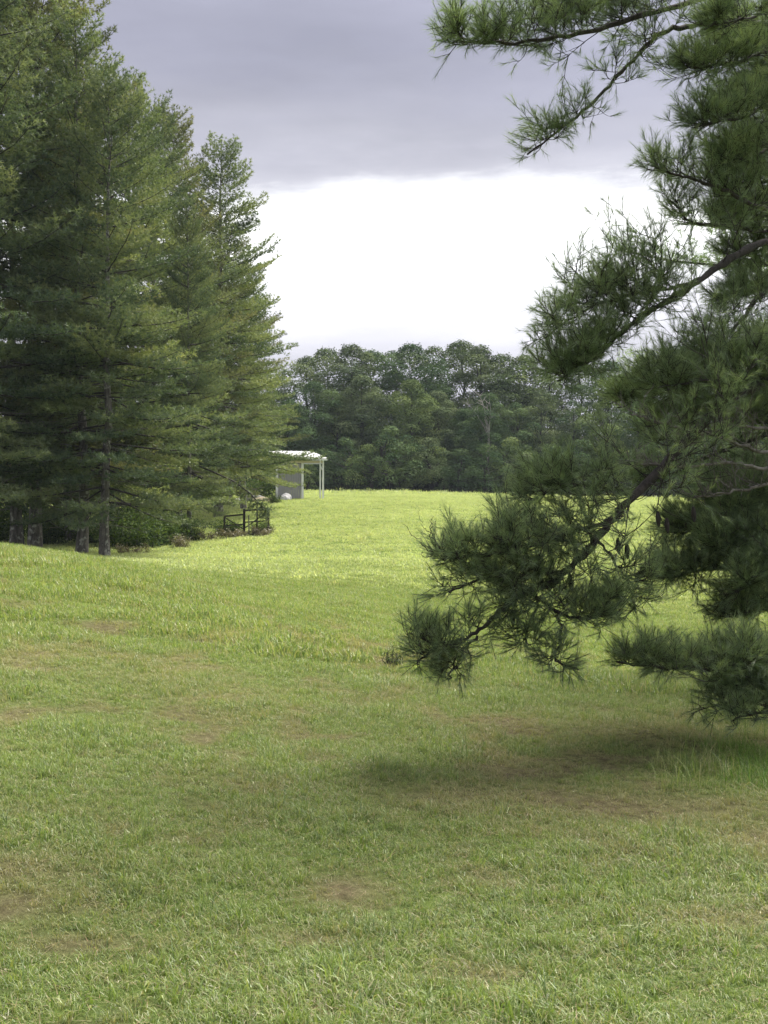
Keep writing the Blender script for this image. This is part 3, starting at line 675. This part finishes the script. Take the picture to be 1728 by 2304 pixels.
V, F, var = needles(np.concatenate(pp), np.concatenate(aa), np.full(sum(map(len, pp)), .12), 9, .16, .03, 1.1, .9, rq)
world_child('bough_foliage', mesh_np('bough_foliage', V, F, var), M_NEEDLE_BLUE, lowpine)

# ------------------------------------------------------------------ shed
def plain(name, c, rough=0.6, metal=0, noise=0.12, sc=3):
    m, t, N, L = mat_new(name); geo = N('ShaderNodeNewGeometry'); n = N('ShaderNodeTexNoise'); n.inputs['Scale'].default_value = sc; n.inputs['Detail'].default_value = 6
    L(geo.outputs['Position'], n.inputs['Vector']); mr = N('ShaderNodeMapRange'); mr.inputs[3].default_value = 1 - noise; mr.inputs[4].default_value = 1 + noise; L(n.outputs['Fac'], mr.inputs[0])
    hs = N('ShaderNodeHueSaturation'); hs.inputs['Color'].default_value = (*c, 1); L(mr.outputs[0], hs.inputs['Value'])
    p = N('ShaderNodeBsdfPrincipled'); p.inputs['Roughness'].default_value = rough; p.inputs['Metallic'].default_value = metal; L(hs.outputs[0], p.inputs['Base Color'])
    o = N('ShaderNodeOutputMaterial'); L(p.outputs[0], o.inputs[0]); return m
M_WHITE = plain('white_paint', (.78, .78, .77)); M_ROOF = plain('white_metal_roof', (.8, .8, .8), .4); M_GREYW = plain('grey_siding', (.30, .29, .31)); M_BEIGE = plain('beige_trim', (.55, .47, .33))
M_TARP = plain('white_tarp', (.75, .72, .72), .7, noise=.25); M_RUBBLE = plain('grey_rubble', (.25, .24, .23), .9, noise=.4, sc=8); M_GALV = plain('galvanised_steel', (.55, .58, .6), .4, .3)
sd = 97.0
SH_A = R(19)
s0 = P(727, 1108, sd); sz = float(ground_z(s0[0], sd))
shed = thing('open_shed', 'open-fronted shed with white sloping roof, white posts and grey ribbed wall', 'shed', (s0[0], sd, sz), SH_A)
def lx(px): return (px - 727) / FPX * sd / math.cos(SH_A)
def bxo(name, c, size, mat, tilt=0.0):
    b = Boxes(); b.box(c, size, tilt=tilt); return obj(name, b.mesh(name), mat, shed)
HZ = EYE + (1152 - 1035) / FPX * sd - sz
for x_, y_, wd in ((0, 0, .11), (lx(720.5), 0, .09), (lx(682), .1, .17), (lx(626), 0, .14)):
    bxo('post', (x_, y_, HZ / 2 - .2), (wd, wd, HZ + .38 if y_ < 1 else HZ + .9), M_WHITE)
def roof_slab(x0, x1, y0, y1, z0, z1, th):
    V = [(x0, y0, z0), (x1, y0, z0), (x1, y1, z1), (x0, y1, z1)]; V += [(a, b, c + th) for a, b, c in V]
    return mesh_np('roof', np.array(V), np.array([[0, 3, 2, 1], [4, 5, 6, 7], [0, 1, 5, 4], [1, 2, 6, 5], [2, 3, 7, 6], [3, 0, 4, 7]]))
XR0, XR1 = lx(618), .24
obj('roof', roof_slab(XR0, XR1, -.35, 4.2, HZ + .06, HZ + .80, .07), M_ROOF, shed)
i_ = 0
while XR1 - .05 - .42 * i_ > XR0:
    xx = XR1 - .05 - .42 * i_; obj('roof_rib', roof_slab(xx - .02, xx + .02, -.36, 4.2, HZ + .132, HZ + .872, .03), M_ROOF, shed); i_ += 1
bxo('fascia', ((XR0 + XR1) / 2, -.38, HZ + .03), (XR1 - XR0, .04, .16), M_WHITE)
bxo('beam', (lx(676), .02, HZ - .17), (-lx(626), .10, .20), M_BEIGE)
bxo('header', (lx(704), -.06, HZ - .30), (lx(724) - lx(685), .05, .06), M_GALV)
for i in range(20):
    x0 = lx(628) + (lx(679) - lx(628)) * i / 20; wd = (lx(679) - lx(628)) / 20
    bxo('wall_board', (x0 + wd / 2, .12 + (.03 if i % 2 else 0), (HZ - .3) / 2 - .1), (wd * .92, .03, HZ - .1), M_GREYW)
bxo('brace', (lx(722.5), -.02, HZ - .55), (.05, .05, .5), M_WHITE, .35)

# things standing left of the shed
def blob(name, seed, size, mat, label, cat, px, d, dz=0.0, sub=2, rough=.18):
    import bmesh
    bm = bmesh.new(); bmesh.ops.create_icosphere(bm, subdivisions=sub + 1, radius=1); r = np.random.default_rng(seed)
    V = np.array([v.co for v in bm.verts]); k = 1 + rough * (fbm(V[:, 0] * 2 + seed, V[:, 1] * 2 + V[:, 2] * 1.7, seed, 3) - .5) * 2.4
    for v, s in zip(bm.verts, k): v.co = (v.co.x * s * size[0], v.co.y * s * size[1], max(v.co.z * s, -.3) * size[2])
    me = bpy.data.meshes.new(name); bm.to_mesh(me); bm.free()
    x = (px - 864) / FPX * d; o = obj(name, me, mat, None, (x, d, float(ground_z(x, d)) + .25 * size[2] + dz)); tag(o, label, cat); return o
blob('tarp_covered_bale', 3, (.42, .4, .42), M_TARP, 'rounded white tarp-covered bale beside the grey shed wall', 'bale', 643, 95)
blob('rubble_pile', 5, (1.0, .6, .45), M_RUBBLE, 'low grey rubble heap behind the leaning bough left of the shed', 'rubble', 568, 94)
blob('dirt_pile', 6, (.9, .6, .3), plain('tan_dirt', (.26, .22, .14), .95, noise=.3), 'tan dirt heap right of the grey rubble', 'dirt pile', 590, 92)
blob('white_bucket_heap', 8, (.22, .2, .26), M_TARP, 'small white bundle on the field left of the twin poles', 'bundle', 513, 92)
blob('white_sack', 9, (.24, .2, .2), M_TARP, 'small white sack right beside the twin poles', 'sack', 535, 92, .1)
for px, lab in ((540, 'left one of two thin white poles standing by the rubble'), (546, 'right one of two thin white poles standing by the rubble')):
    x = (px - 864) / FPX * 92; tb = Tubes(); tb.add(np.array([[0, 0, -.3], [0, 0, 1.55]]), .035, 8); o = obj('white_pole', tb.mesh('white_pole'), M_WHITE, None, (x, 92, float(ground_z(x, 92)))); tag(o, lab, 'pole')
place_brush(1, 618, 90, .75, 'dark round bush on the field between rubble and white bale')
place_brush(1, 575, 100, 1.4, 'brush behind the rubble heap left of the shed')
place_brush(0, 600, 101, 1.5, 'dark brush behind the tan dirt heap')

# ------------------------------------------------------------------ near pine at the right
class Bough:
    def __init__(s, seed):
        s.r = np.random.default_rng(seed); s.wood = Tubes(); s.twig = Tubes(); s.B = []; s.A = []; s.L = []
    def limb(s, pts, r0, r1=.006, sides=7):
        pts = np.asarray(pts, float)
        # smooth through the given points
        n = 8 * (len(pts) - 1) + 1; t = np.linspace(0, len(pts) - 1, n); i = np.minimum(t.astype(int), len(pts) - 2); f = (t - i)[:, None]
        pm = np.vstack([2 * pts[0] - pts[1], pts, 2 * pts[-1] - pts[-2]]); a, b, c, d = pm[i], pm[i + 1], pm[i + 2], pm[i + 3]
        q = 0.5 * ((2 * b) + (-a + c) * f + (2 * a - 5 * b + 4 * c - d) * f ** 2 + (-a + 3 * b - 3 * c + d) * f ** 3)
        q += s.r.normal(size=q.shape) * .007; u = np.linspace(0, 1, n)
        s.wood.add(q, (r0 * .52 * (1 - u) ** .9 + r1) * (1 + .12 * s.r.normal(size=n)), sides); s.q = q; return q
    def sprays(s, n, length, t0=.15, t1=1.0, up=.25, shoots=11, live=.3, droop=0.0, side=.9, sub=1, bare=False, q=None, fwd=.7):
        q = s.q if q is None else q; r = s.r; m = len(q); shoots = max(3, int(shoots * .74)); n = max(4, int(n * .9)); length *= 1.12; t1 = min(t1, .97)
        for _ in range(n):
            t = t0 + (t1 - t0) * r.random() ** .85; f = t * (m - 1.001); i = int(f); p = q[i] + (q[i + 1] - q[i]) * (f - i)
            T = unit(q[i + 1] - q[i]); S = unit(np.cross(T, np.array([0, 0, 1.])))
            sg = 1 if r.random() < .5 else -1
            d = unit(T * fwd * (.6 + .6 * r.random()) + S * sg * side * (.4 + .8 * r.random()) + np.array([0, 0, up + r.normal() * .28]))
            s.spray(p, d, length * (.45 + .7 * r.random()) * (1 - .6 * t), shoots, live, droop, sub, bare)
    def spray(s, p, d, ln, shoots, live, droop, sub, bare):
        r = s.r; n = 7; q = [p]; dd = d.copy()
        for i in range(n - 1):
            dd = unit(dd + np.array([0, 0, .10 - droop]) + r.normal(size=3) * .10); q.append(q[-1] + dd * ln / (n - 1))
        q = np.array(q); s.twig.add(q, (.003 + .004 * ln) * (1 - np.linspace(0, 1, n) * .7), 3 if ln < .5 else 4)
        if sub > 0:
            for _ in range(int(3 + 5 * ln)):
                i = r.integers(1, n - 1); T = unit(q[i + 1] - q[i]); nd = unit(T * .8 + r.normal(size=3) * .6 + np.array([0, 0, .1]))
                s.spray(q[i], nd, ln * (.3 + .35 * r.random()), max(3, int(shoots * .55)), live * .6, droop, sub - 1, bare)
        if bare: return
        u = live + (1 - live) * r.random(shoots); u[0] = 1.0; f = u * (n - 1.001); i = f.astype(int); pp = q[i] + (q[i + 1] - q[i]) * (f - i)[:, None]
        T = unit(q[i + 1] - q[i]); ax = unit(T + r.normal(size=(shoots, 3)) * .55 + np.array([0, 0, .15]))
        L_ = .05 + .10 * r.random(shoots)
        for a, b, c in zip(pp, ax, L_): s.twig.add(np.array([a, a + b * c]), [.0022, .0014], 3)
        s.B.append(pp); s.A.append(ax); s.L.append(L_)
    def build(s, parent, label=None, nn=24, nl=.070, wd=.0020, cone=None, name='bough', wmat=None):
        o = obj(name, s.wood.mesh(name), wmat or M_BARK_DARK, parent)
        if label: o['label'] = label
        if s.twig.n: tag(obj('twigs', s.twig.mesh('twigs'), wmat or M_BARK_DARK, o), kind='stuff')
        if s.B:
            V, F, var = needles(np.concatenate(s.B), np.concatenate(s.A), np.concatenate(s.L), nn, nl, wd, .62, .85, s.r)
            obj('needles', mesh_np('needles', V, F, var), M_NEEDLE_NEAR, o)
            s.nt = len(F)
        return o

TX, TY = 4.35, 10.6
tz0 = float(ground_z(TX, TY))
rp_ = thing('pine_tree', 'near dark pine at the right whose drooping boughs hang into the picture', 'pine tree', (0, 0, 0))
tk = Tubes(); zz = np.linspace(tz0 - .4, 13.6, 16); tk.add(np.column_stack([TX + np.sin(zz * .4) * .06, np.full(16, TY), zz]), .26 * (1 - (zz - tz0) / 21), 14)
obj('trunk', tk.mesh('trunk'), M_BARK_DARK, rp_)
def trunk_at(z): return np.array([TX, TY, z])
tot = 0
def mk(seed, pts, r0, specs, **kw):
    global tot
    b = Bough(seed); b.limb(pts, r0)
    for sp in specs: b.sprays(**sp)
    o = b.build(rp_, **kw); tot += getattr(b, 'nt', 0); return b
# top bough reaching farthest left
mk(1, [trunk_at(5.9), P(1728, -30, 10.0), P(1500, 20, 9.4), P(1300, 75, 9.0), P(1140, 95, 8.8), P(1015, 92, 8.7)], .05,
   [dict(n=64, length=.62, t0=.36, up=.12, shoots=13, live=.2)])
mk(16, [P(1560, -60, 9.8), P(1420, -20, 9.4), P(1280, 30, 9.1), P(1150, 45, 9.0)], .025, [dict(n=44, length=.6, t0=.1, up=.05, shoots=12, live=.2)])
mk(2, [trunk_at(5.6), P(1728, 55, 10.1), P(1600, 55, 9.9), P(1490, 75, 9.6), P(1400, 160, 9.4), P(1310, 250, 9.2), P(1190, 345, 9.0)], .045,
   [dict(n=26, length=.5, t0=.55, up=.0, shoots=7, live=.3, sub=1), dict(n=14, length=.5, t0=.25, t1=.6, up=.1, shoots=6, sub=1)])
# right-hand column of foliage
for k, (sd_, zt, a, b_, c, n_) in enumerate([(3, 5.2, (1760, 120, 10), (1660, 140, 9.6), (1545, 150, 9.3), 46), (4, 4.9, (1770, 230, 10), (1680, 260, 9.6), (1565, 285, 9.3), 44), (17, 5.4, (1770, 20, 9.4), (1690, 40, 9), (1590, 60, 8.8), 30), (18, 4.7, (1780, 330, 10.2), (1700, 345, 10), (1620, 370, 9.8), 40)]):
    mk(sd_, [trunk_at(zt), P(*a), P(*b_), P(*c)], .035, [dict(n=n_, length=.55, t0=.3, up=.1, shoots=11, live=.2)])
mk(5, [trunk_at(4.3), P(1740, 470, 10.2), P(1640, 430, 9.8), P(1550, 400, 9.6), P(1465, 372, 9.5)], .035, [dict(n=36, length=.5, t0=.3, up=.2, shoots=8, live=.3, sub=1)])
mk(6, [trunk_at(4.2), P(1740, 520, 10.6), P(1650, 510, 10.3), P(1560, 500, 10.1), P(1510, 450, 10.0)], .03, [dict(n=26, length=.5, t0=.25, up=.2, shoots=8, sub=1)])
# the strong limb with foliage above it
b = mk(7, [trunk_at(4.0), P(1740, 540, 10), P(1620, 600, 9.6), P(1520, 665, 9.3), P(1430, 722, 9.1), P(1340, 800, 8.9), P(1255, 860, 8.8)], .065,
   [dict(n=30, length=.75, t0=.25, up=.65, shoots=12, live=.25), dict(n=34, length=.6, t0=.5, up=.45, shoots=13, live=.2), dict(n=24, length=.45, t0=.72, up=-.1, shoots=12, live=.2)])
mk(8, [P(1560, 640, 9.4), P(1440, 660, 9.1), P(1330, 690, 8.9), P(1225, 760, 8.8)], .02, [dict(n=46, length=.5, t0=.1, up=.15, shoots=12, live=.2)])
# fine airy twigs below the strong limb, against the sky
mk(9, [trunk_at(3.7), P(1750, 640, 10.4), P(1660, 730, 10.1), P(1560, 800, 9.9), P(1470, 850, 9.7)], .035, [dict(n=34, length=.5, t0=.3, up=.1, shoots=6, live=.4, sub=1), dict(n=16, length=.5, t0=.2, up=.2, bare=True, sub=1)])
# dark mass over the crest line
mk(10, [trunk_at(3.3), P(1760, 820, 10.6), P(1640, 850, 10.3), P(1500, 880, 10), P(1390, 920, 9.8)], .045, [dict(n=80, length=.6, t0=.2, up=.2, shoots=12, live=.2)])
mk(11, [trunk_at(3.1), P(1760, 900, 11), P(1660, 920, 10.8), P(1560, 930, 10.7)], .04, [dict(n=50, length=.6, t0=.2, up=.1, shoots=12, live=.2)])
# the main drooping bough
m7 = mk(12, [trunk_at(3.0), P(1800, 830, 9.8), P(1640, 900, 9.2), P(1540, 1000, 8.9), P(1440, 1100, 8.6), P(1350, 1200, 8.4), P(1270, 1290, 8.3), P(1190, 1330, 8.2), P(1130, 1370, 8.1), P(1070, 1425, 8.0), P(990, 1460, 8.0), P(940, 1465, 7.9)], .07,
   [dict(n=26, length=.7, t0=.12, t1=.4, up=.3, shoots=11), dict(n=30, length=.55, t0=.40, t1=.66, up=.55, shoots=12, live=.25, side=.5), dict(n=16, length=.45, t0=.80, t1=1, up=.1, shoots=9, live=.35), dict(n=26, length=.6, t0=.3, t1=.6, up=-.3, bare=True, sub=1), dict(n=20, length=.5, t0=.45, t1=.7, up=-.4, shoots=4, live=.5, sub=1)])
mk(19, [P(1420, 1110, 8.6), P(1330, 1090, 8.5), P(1250, 1100, 8.4), P(1180, 1130, 8.3)], .02, [dict(n=34, length=.42, t0=.05, up=.15, shoots=11, live=.2)])
mk(13, [P(1380, 1170, 8.5), P(1280, 1200, 8.3), P(1170, 1235, 8.1), P(1080, 1250, 8.0), P(1000, 1260, 7.9)], .025, [dict(n=48, length=.42, t0=.1, t1=.95, up=.12, shoots=11, live=.2)])
mk(20, [P(1270, 1285, 8.3), P(1190, 1290, 8.1), P(1100, 1300, 8.0), P(1010, 1330, 7.9)], .016, [dict(n=28, length=.34, t0=.05, up=.0, shoots=10, live=.2)])
mk(21, [P(1190, 1330, 8.2), P(1260, 1380, 8.1), P(1330, 1390, 8.0), P(1370, 1350, 8.0)], .014, [dict(n=34, length=.34, t0=.1, up=.1, shoots=10, live=.2)])
mk(22, [P(1255, 1380, 8.1), P(1262, 1440, 8.0), P(1245, 1480, 7.95), P(1300, 1510, 7.9)], .008, [dict(n=12, length=.26, t0=.2, up=.0, shoots=8, live=.3, sub=1)])
mk(23, [P(1215, 1345, 8.15), P(1190, 1410, 8.05), P(1180, 1450, 8.0)], .008, [dict(n=12, length=.24, t0=.3, up=.0, shoots=8, live=.3, sub=1)])
mk(24, [P(1340, 1210, 8.4), P(1400, 1290, 8.3), P(1430, 1370, 8.2)], .012, [dict(n=20, length=.35, t0=.3, up=.0, shoots=6, live=.3, sub=1), dict(n=12, length=.4, t0=.1, bare=True, sub=1)])
# bare twigs sticking out at the left of it
bt = Bough(25); bt.limb([P(1090, 1262, 8.0), P(1030, 1265, 7.95), P(985, 1250, 7.9), P(945, 1220, 7.9), P(908, 1178, 7.9)], .008, .0015, 5)
for pts in ([P(1010, 1260, 7.9), P(975, 1210, 7.9), P(950, 1180, 7.9), P(942, 1145, 7.9)], [P(1025, 1262, 7.9), P(1003, 1225, 7.9), P(996, 1185, 7.9)], [P(985, 1250, 7.9), P(955, 1252, 7.85), P(948, 1240, 7.85)], [P(966, 1205, 7.9), P(972, 1180, 7.9), P(970, 1160, 7.9)]):
    bt.limb(pts, .004, .001, 4)
bt.build(rp_, 'bare leafless twigs at the left tip of the drooping bough', name='bare_twig')
# grey dead fishbone branches
for k, pts in enumerate([[trunk_at(2.6), P(1760, 1010, 9.4), P(1620, 985, 9.1), P(1500, 955, 8.9), P(1420, 930, 8.8)], [trunk_at(2.5), P(1760, 1045, 9.3), P(1640, 1040, 9.0), P(1520, 1050, 8.8), P(1400, 1035, 8.7)], [trunk_at(2.4), P(1760, 1075, 9.3), P(1650, 1105, 9.1), P(1560, 1120, 9.0)], [trunk_at(2.7), P(1780, 960, 9.5), P(1640, 960, 9.2), P(1540, 1010, 9.0)]]):
    mk(30 + k, pts, .022, [dict(n=34, length=.42, t0=.3, up=.15, bare=True, sub=1, side=.8)], wmat=M_BARK_GREY, name='dead_bough')
# limb crossing behind and dark right masses
mk(14, [trunk_at(2.6), P(1780, 960, 10.6), P(1640, 1010, 10.2), P(1520, 1060, 10.0), P(1440, 1090, 9.9)], .04, [dict(n=30, length=.5, t0=.3, up=.1, shoots=9, live=.25)])
mk(15, [trunk_at(2.1), P(1780, 1120, 10.4), P(1680, 1150, 10.1), P(1590, 1180, 9.9), P(1530, 1200, 9.8)], .04, [dict(n=84, length=.55, t0=.25, up=.1, shoots=12, live=.15)])
mk(40, [trunk_at(1.8), P(1780, 1250, 10.2), P(1680, 1270, 9.9), P(1590, 1280, 9.7), P(1480, 1300, 9.5)], .035, [dict(n=70, length=.5, t0=.3, up=.1, shoots=12, live=.15)])
mk(41, [trunk_at(1.5), P(1780, 1350, 9.9), P(1700, 1370, 9.6), P(1640, 1390, 9.4)], .03, [dict(n=44, length=.45, t0=.3, up=.1, shoots=11, live=.2)])
mk(43, [trunk_at(2.3), P(1790, 1060, 10.8), P(1700, 1080, 10.6), P(1620, 1090, 10.5)], .03, [dict(n=44, length=.5, t0=.3, up=.1, shoots=11, live=.2)])
# lowest bough
mk(42, [trunk_at(1.2), P(1780, 1535, 8.9), P(1680, 1515, 8.6), P(1580, 1505, 8.4), P(1480, 1500, 8.2), P(1390, 1490, 8.1)], .035, [dict(n=50, length=.36, t0=.3, t1=1, up=.25, shoots=11, live=.15), dict(n=24, length=.45, t0=.3, t1=.6, up=-.25, shoots=9, live=.3)])
mk(44, [trunk_at(.9), P(1790, 1580, 8.6), P(1720, 1600, 8.4), P(1650, 1620, 8.3)], .02, [dict(n=18, length=.35, t0=.3, up=.0, shoots=8, live=.3)])
mk(45, [P(1740, 1525, 8.8), P(1690, 1560, 8.6), P(1600, 1590, 8.5)], .012, [dict(n=12, length=.35, t0=.3, up=-.1, shoots=6, live=.3, sub=1)])
mk(50, [P(1010, 1452, 8.0), P(960, 1440, 7.95), P(925, 1425, 7.9)], .008, [dict(n=8, length=.22, t0=.0, up=.25, shoots=7, live=.3)])
mk(51, [P(1075, 1430, 8.0), P(1030, 1480, 7.95), P(1010, 1530, 7.9)], .008, [dict(n=14, length=.22, t0=.05, up=-.1, shoots=8, live=.2)])
mk(52, [P(1010, 1450, 8.0), P(960, 1475, 7.95), P(935, 1495, 7.9)], .006, [dict(n=7, length=.2, t0=.05, up=-.1, shoots=6, live=.3)])
for k, (zt, a, b_, c, ln, n_) in enumerate([
    (5.0, (1790, 100, 11), (1720, 110, 11), (1620, 90, 10.8), .6, 40), (4.8, (1790, 210, 11), (1710, 220, 11), (1640, 230, 10.8), .6, 40),
    (4.5, (1790, 320, 11.2), (1720, 330, 11), (1630, 350, 10.8), .6, 44), (4.1, (1790, 480, 11.2), (1710, 490, 11), (1600, 510, 10.7), .6, 44), (3.7, (1790, 640, 11.2), (1720, 650, 11), (1640, 670, 10.8), .5, 40),
    (4.3, (1790, 420, 11), (1720, 410, 11), (1640, 440, 10.8), .5, 34), (3.9, (1790, 560, 11.2), (1720, 560, 11), (1650, 580, 10.9), .5, 30),
    (3.2, (1790, 800, 11.2), (1700, 830, 11), (1600, 850, 10.8), .6, 46), (3.2, (1760, 830, 9.6), (1640, 850, 9.3), (1480, 870, 9.0), .6, 60),
    (2.2, (1790, 1110, 9.8), (1700, 1120, 9.6), (1620, 1150, 9.4), .5, 50), (1.9, (1790, 1190, 9.6), (1700, 1210, 9.4), (1600, 1230, 9.3), .5, 50),
    (1.7, (1790, 1280, 9.4), (1720, 1300, 9.2), (1660, 1330, 9.1), .5, 40), (1.3, (1790, 1480, 8.8), (1720, 1490, 8.6), (1650, 1490, 8.5), .4, 34),
    (1.1, (1790, 1560, 8.9), (1720, 1560, 8.7), (1660, 1570, 8.6), .4, 26), (3.0, (1740, 940, 10.2), (1600, 940, 9.8), (1450, 960, 9.5), .5, 44)]):
    mk(60 + k, [trunk_at(zt), P(*a), P(*b_), P(*c)], .035, [dict(n=n_, length=ln, t0=.2, up=.1, shoots=15, live=.15)])
print('near needles', tot)
PINES.append(pine_meshes(140, 19, 2.2, 5.6, dens=1.25, needle=.12, nw=.012, k=12))
def pine_back():
    px, d = 2240, 17.5; x = (px - 864) / FPX * d
    t = thing('pine_tree', 'dark pine behind the near one, its left boughs filling the right picture edge', 'pine tree', (x, d, float(ground_z(x, d))), .7)
    tr, wd, cr, dd = PINES[-1]
    obj('trunk', tr, M_BARK_PINE, t); obj('crown', cr, M_NEEDLE_NEAR, t); tag(obj('limbs', wd, M_BARK_DARK, t), kind='stuff'); tag(obj('dead_branches', dd, M_BARK_GREY, t), kind='stuff')
pine_back()
# cones hanging in the drooping bough
def cone_mesh():
    tb = Tubes(); s = np.linspace(0, 1, 7); tb.add(np.column_stack([.008 * s, 0 * s, -.11 * s]), .016 * np.sin(s * 2.6 + .35) + .003, 7); return tb.mesh('pine_cone')
cm = cone_mesh()
for px, row, d in ((1152, 1372, 8.1), (1480, 1150, 8.7), (1500, 1165, 8.7), (1390, 1210, 8.5), (1410, 1222, 8.5), (1282, 1290, 8.3), (1560, 1140, 8.8), (1640, 870, 9.6)):
    obj('pine_cone', cm, M_BARK_DARK, rp_, tuple(P(px, row, d)))
# upper crown above the picture
up = pine_meshes(130, 7.0, .3, 3.2, dens=.36, nw=.02, k=7, dead_n=1)
o = obj('crown', up[2], M_NEEDLE_FAR, rp_, (TX, TY, 6.6)); obj('limbs', up[1], M_BARK_DARK, rp_, (TX, TY, 6.6))

# ------------------------------------------------------------------ weeds at the right of the lawn
WT = [tuft_mesh('tall_grass', 420, .27, .005, .42, 1.2, 4, rg, dry_frac=.15), tuft_mesh('tall_grass', 170, .32, .004, .28, 1.1, 4, rg, dry_frac=.35), tuft_mesh('stalks', 30, .5, .0035, .14, .7, 4, rg, dry_frac=.3)]
M_LUSH = leaf_mat('lush_weed_blades', [(0.0, (.06, .13, .025)), (0.5, (.13, .24, .045)), (0.9, (.23, .34, .08)), (1.0, (.42, .40, .24))], trans=0.4, patch=0.15, pscale=2, gloss=0.02)
WT[0].materials.append(M_LUSH); WT[1].materials.append(M_GRASS); WT[2].materials.append(M_GRASS)
def weed(px, d, s_, label, v, rz=0):
    x = (px - 864) / FPX * d
    o = bpy.data.objects.new('weed_clump', WT[v]); o.location = (x, d, float(ground_z(x, d))); o.rotation_euler = (0, 0, rz); o.scale = (s_,) * 3; link(o); tag(o, label, 'weeds')
weed(1690, 8.2, .7, 'lush bright green grass clump at the right picture edge below the lowest bough', 0)
weed(1725, 7.7, .75, 'lush green clump cut by the right picture edge', 0, 2)
weed(1650, 8.8, .6, 'smaller green clump behind the bright green patch at the right edge', 0, 4)
weed(1585, 7.9, .75, 'tall mixed green and straw grass clump left of the bright green patch', 1, 1)
weed(1520, 8.1, .6, 'tall thin grass clump farthest left in the shaded weeds at the right', 1, 3)
weed(1555, 7.5, .8, 'few thin upright stalks standing in the shaded grass at the right', 2, 3)
weed(1500, 7.4, .6, 'short thin stalks left of the upright stalks in the shade', 2, 5)
weed(1690, 9.6, .8, 'straw-coloured tall grass right under the lowest bough', 1, 5)
BR.append(BR[2]); BR.append(brush_mesh(311, 700, .35, .3, .42, .03, 20))
def weed_b(px, row_d, s, label, mat, v=2, name='weed_clump', cat='weeds', rz=0):
    place_brush(v, px, row_d, s, label, None, mat, name, cat, rz)
weed_b(884, 13.4, .6, 'little dark weed tuft sticking up at the edge of the near rise', M_BRUSH, 4, rz=3)

# ------------------------------------------------------------------ thin haze
hm, ht, N, L = mat_new('haze'); pv = N('ShaderNodeVolumePrincipled'); pv.inputs['Color'].default_value = (.72, .82, 1.0, 1); pv.inputs['Density'].default_value = .00017; pv.inputs['Anisotropy'].default_value = .1
L(pv.outputs[0], N('ShaderNodeOutputMaterial').inputs['Volume']) if False else L(pv.outputs[0], [n for n in [N('ShaderNodeOutputMaterial')]][0].inputs['Volume'])
hb = Boxes(); hb.box((0, 540, 15), (1500, 1300, 40)); hz = obj('haze', hb.mesh('haze'), hm); tag(hz, 'thin bluish air over the field', kind='stuff')
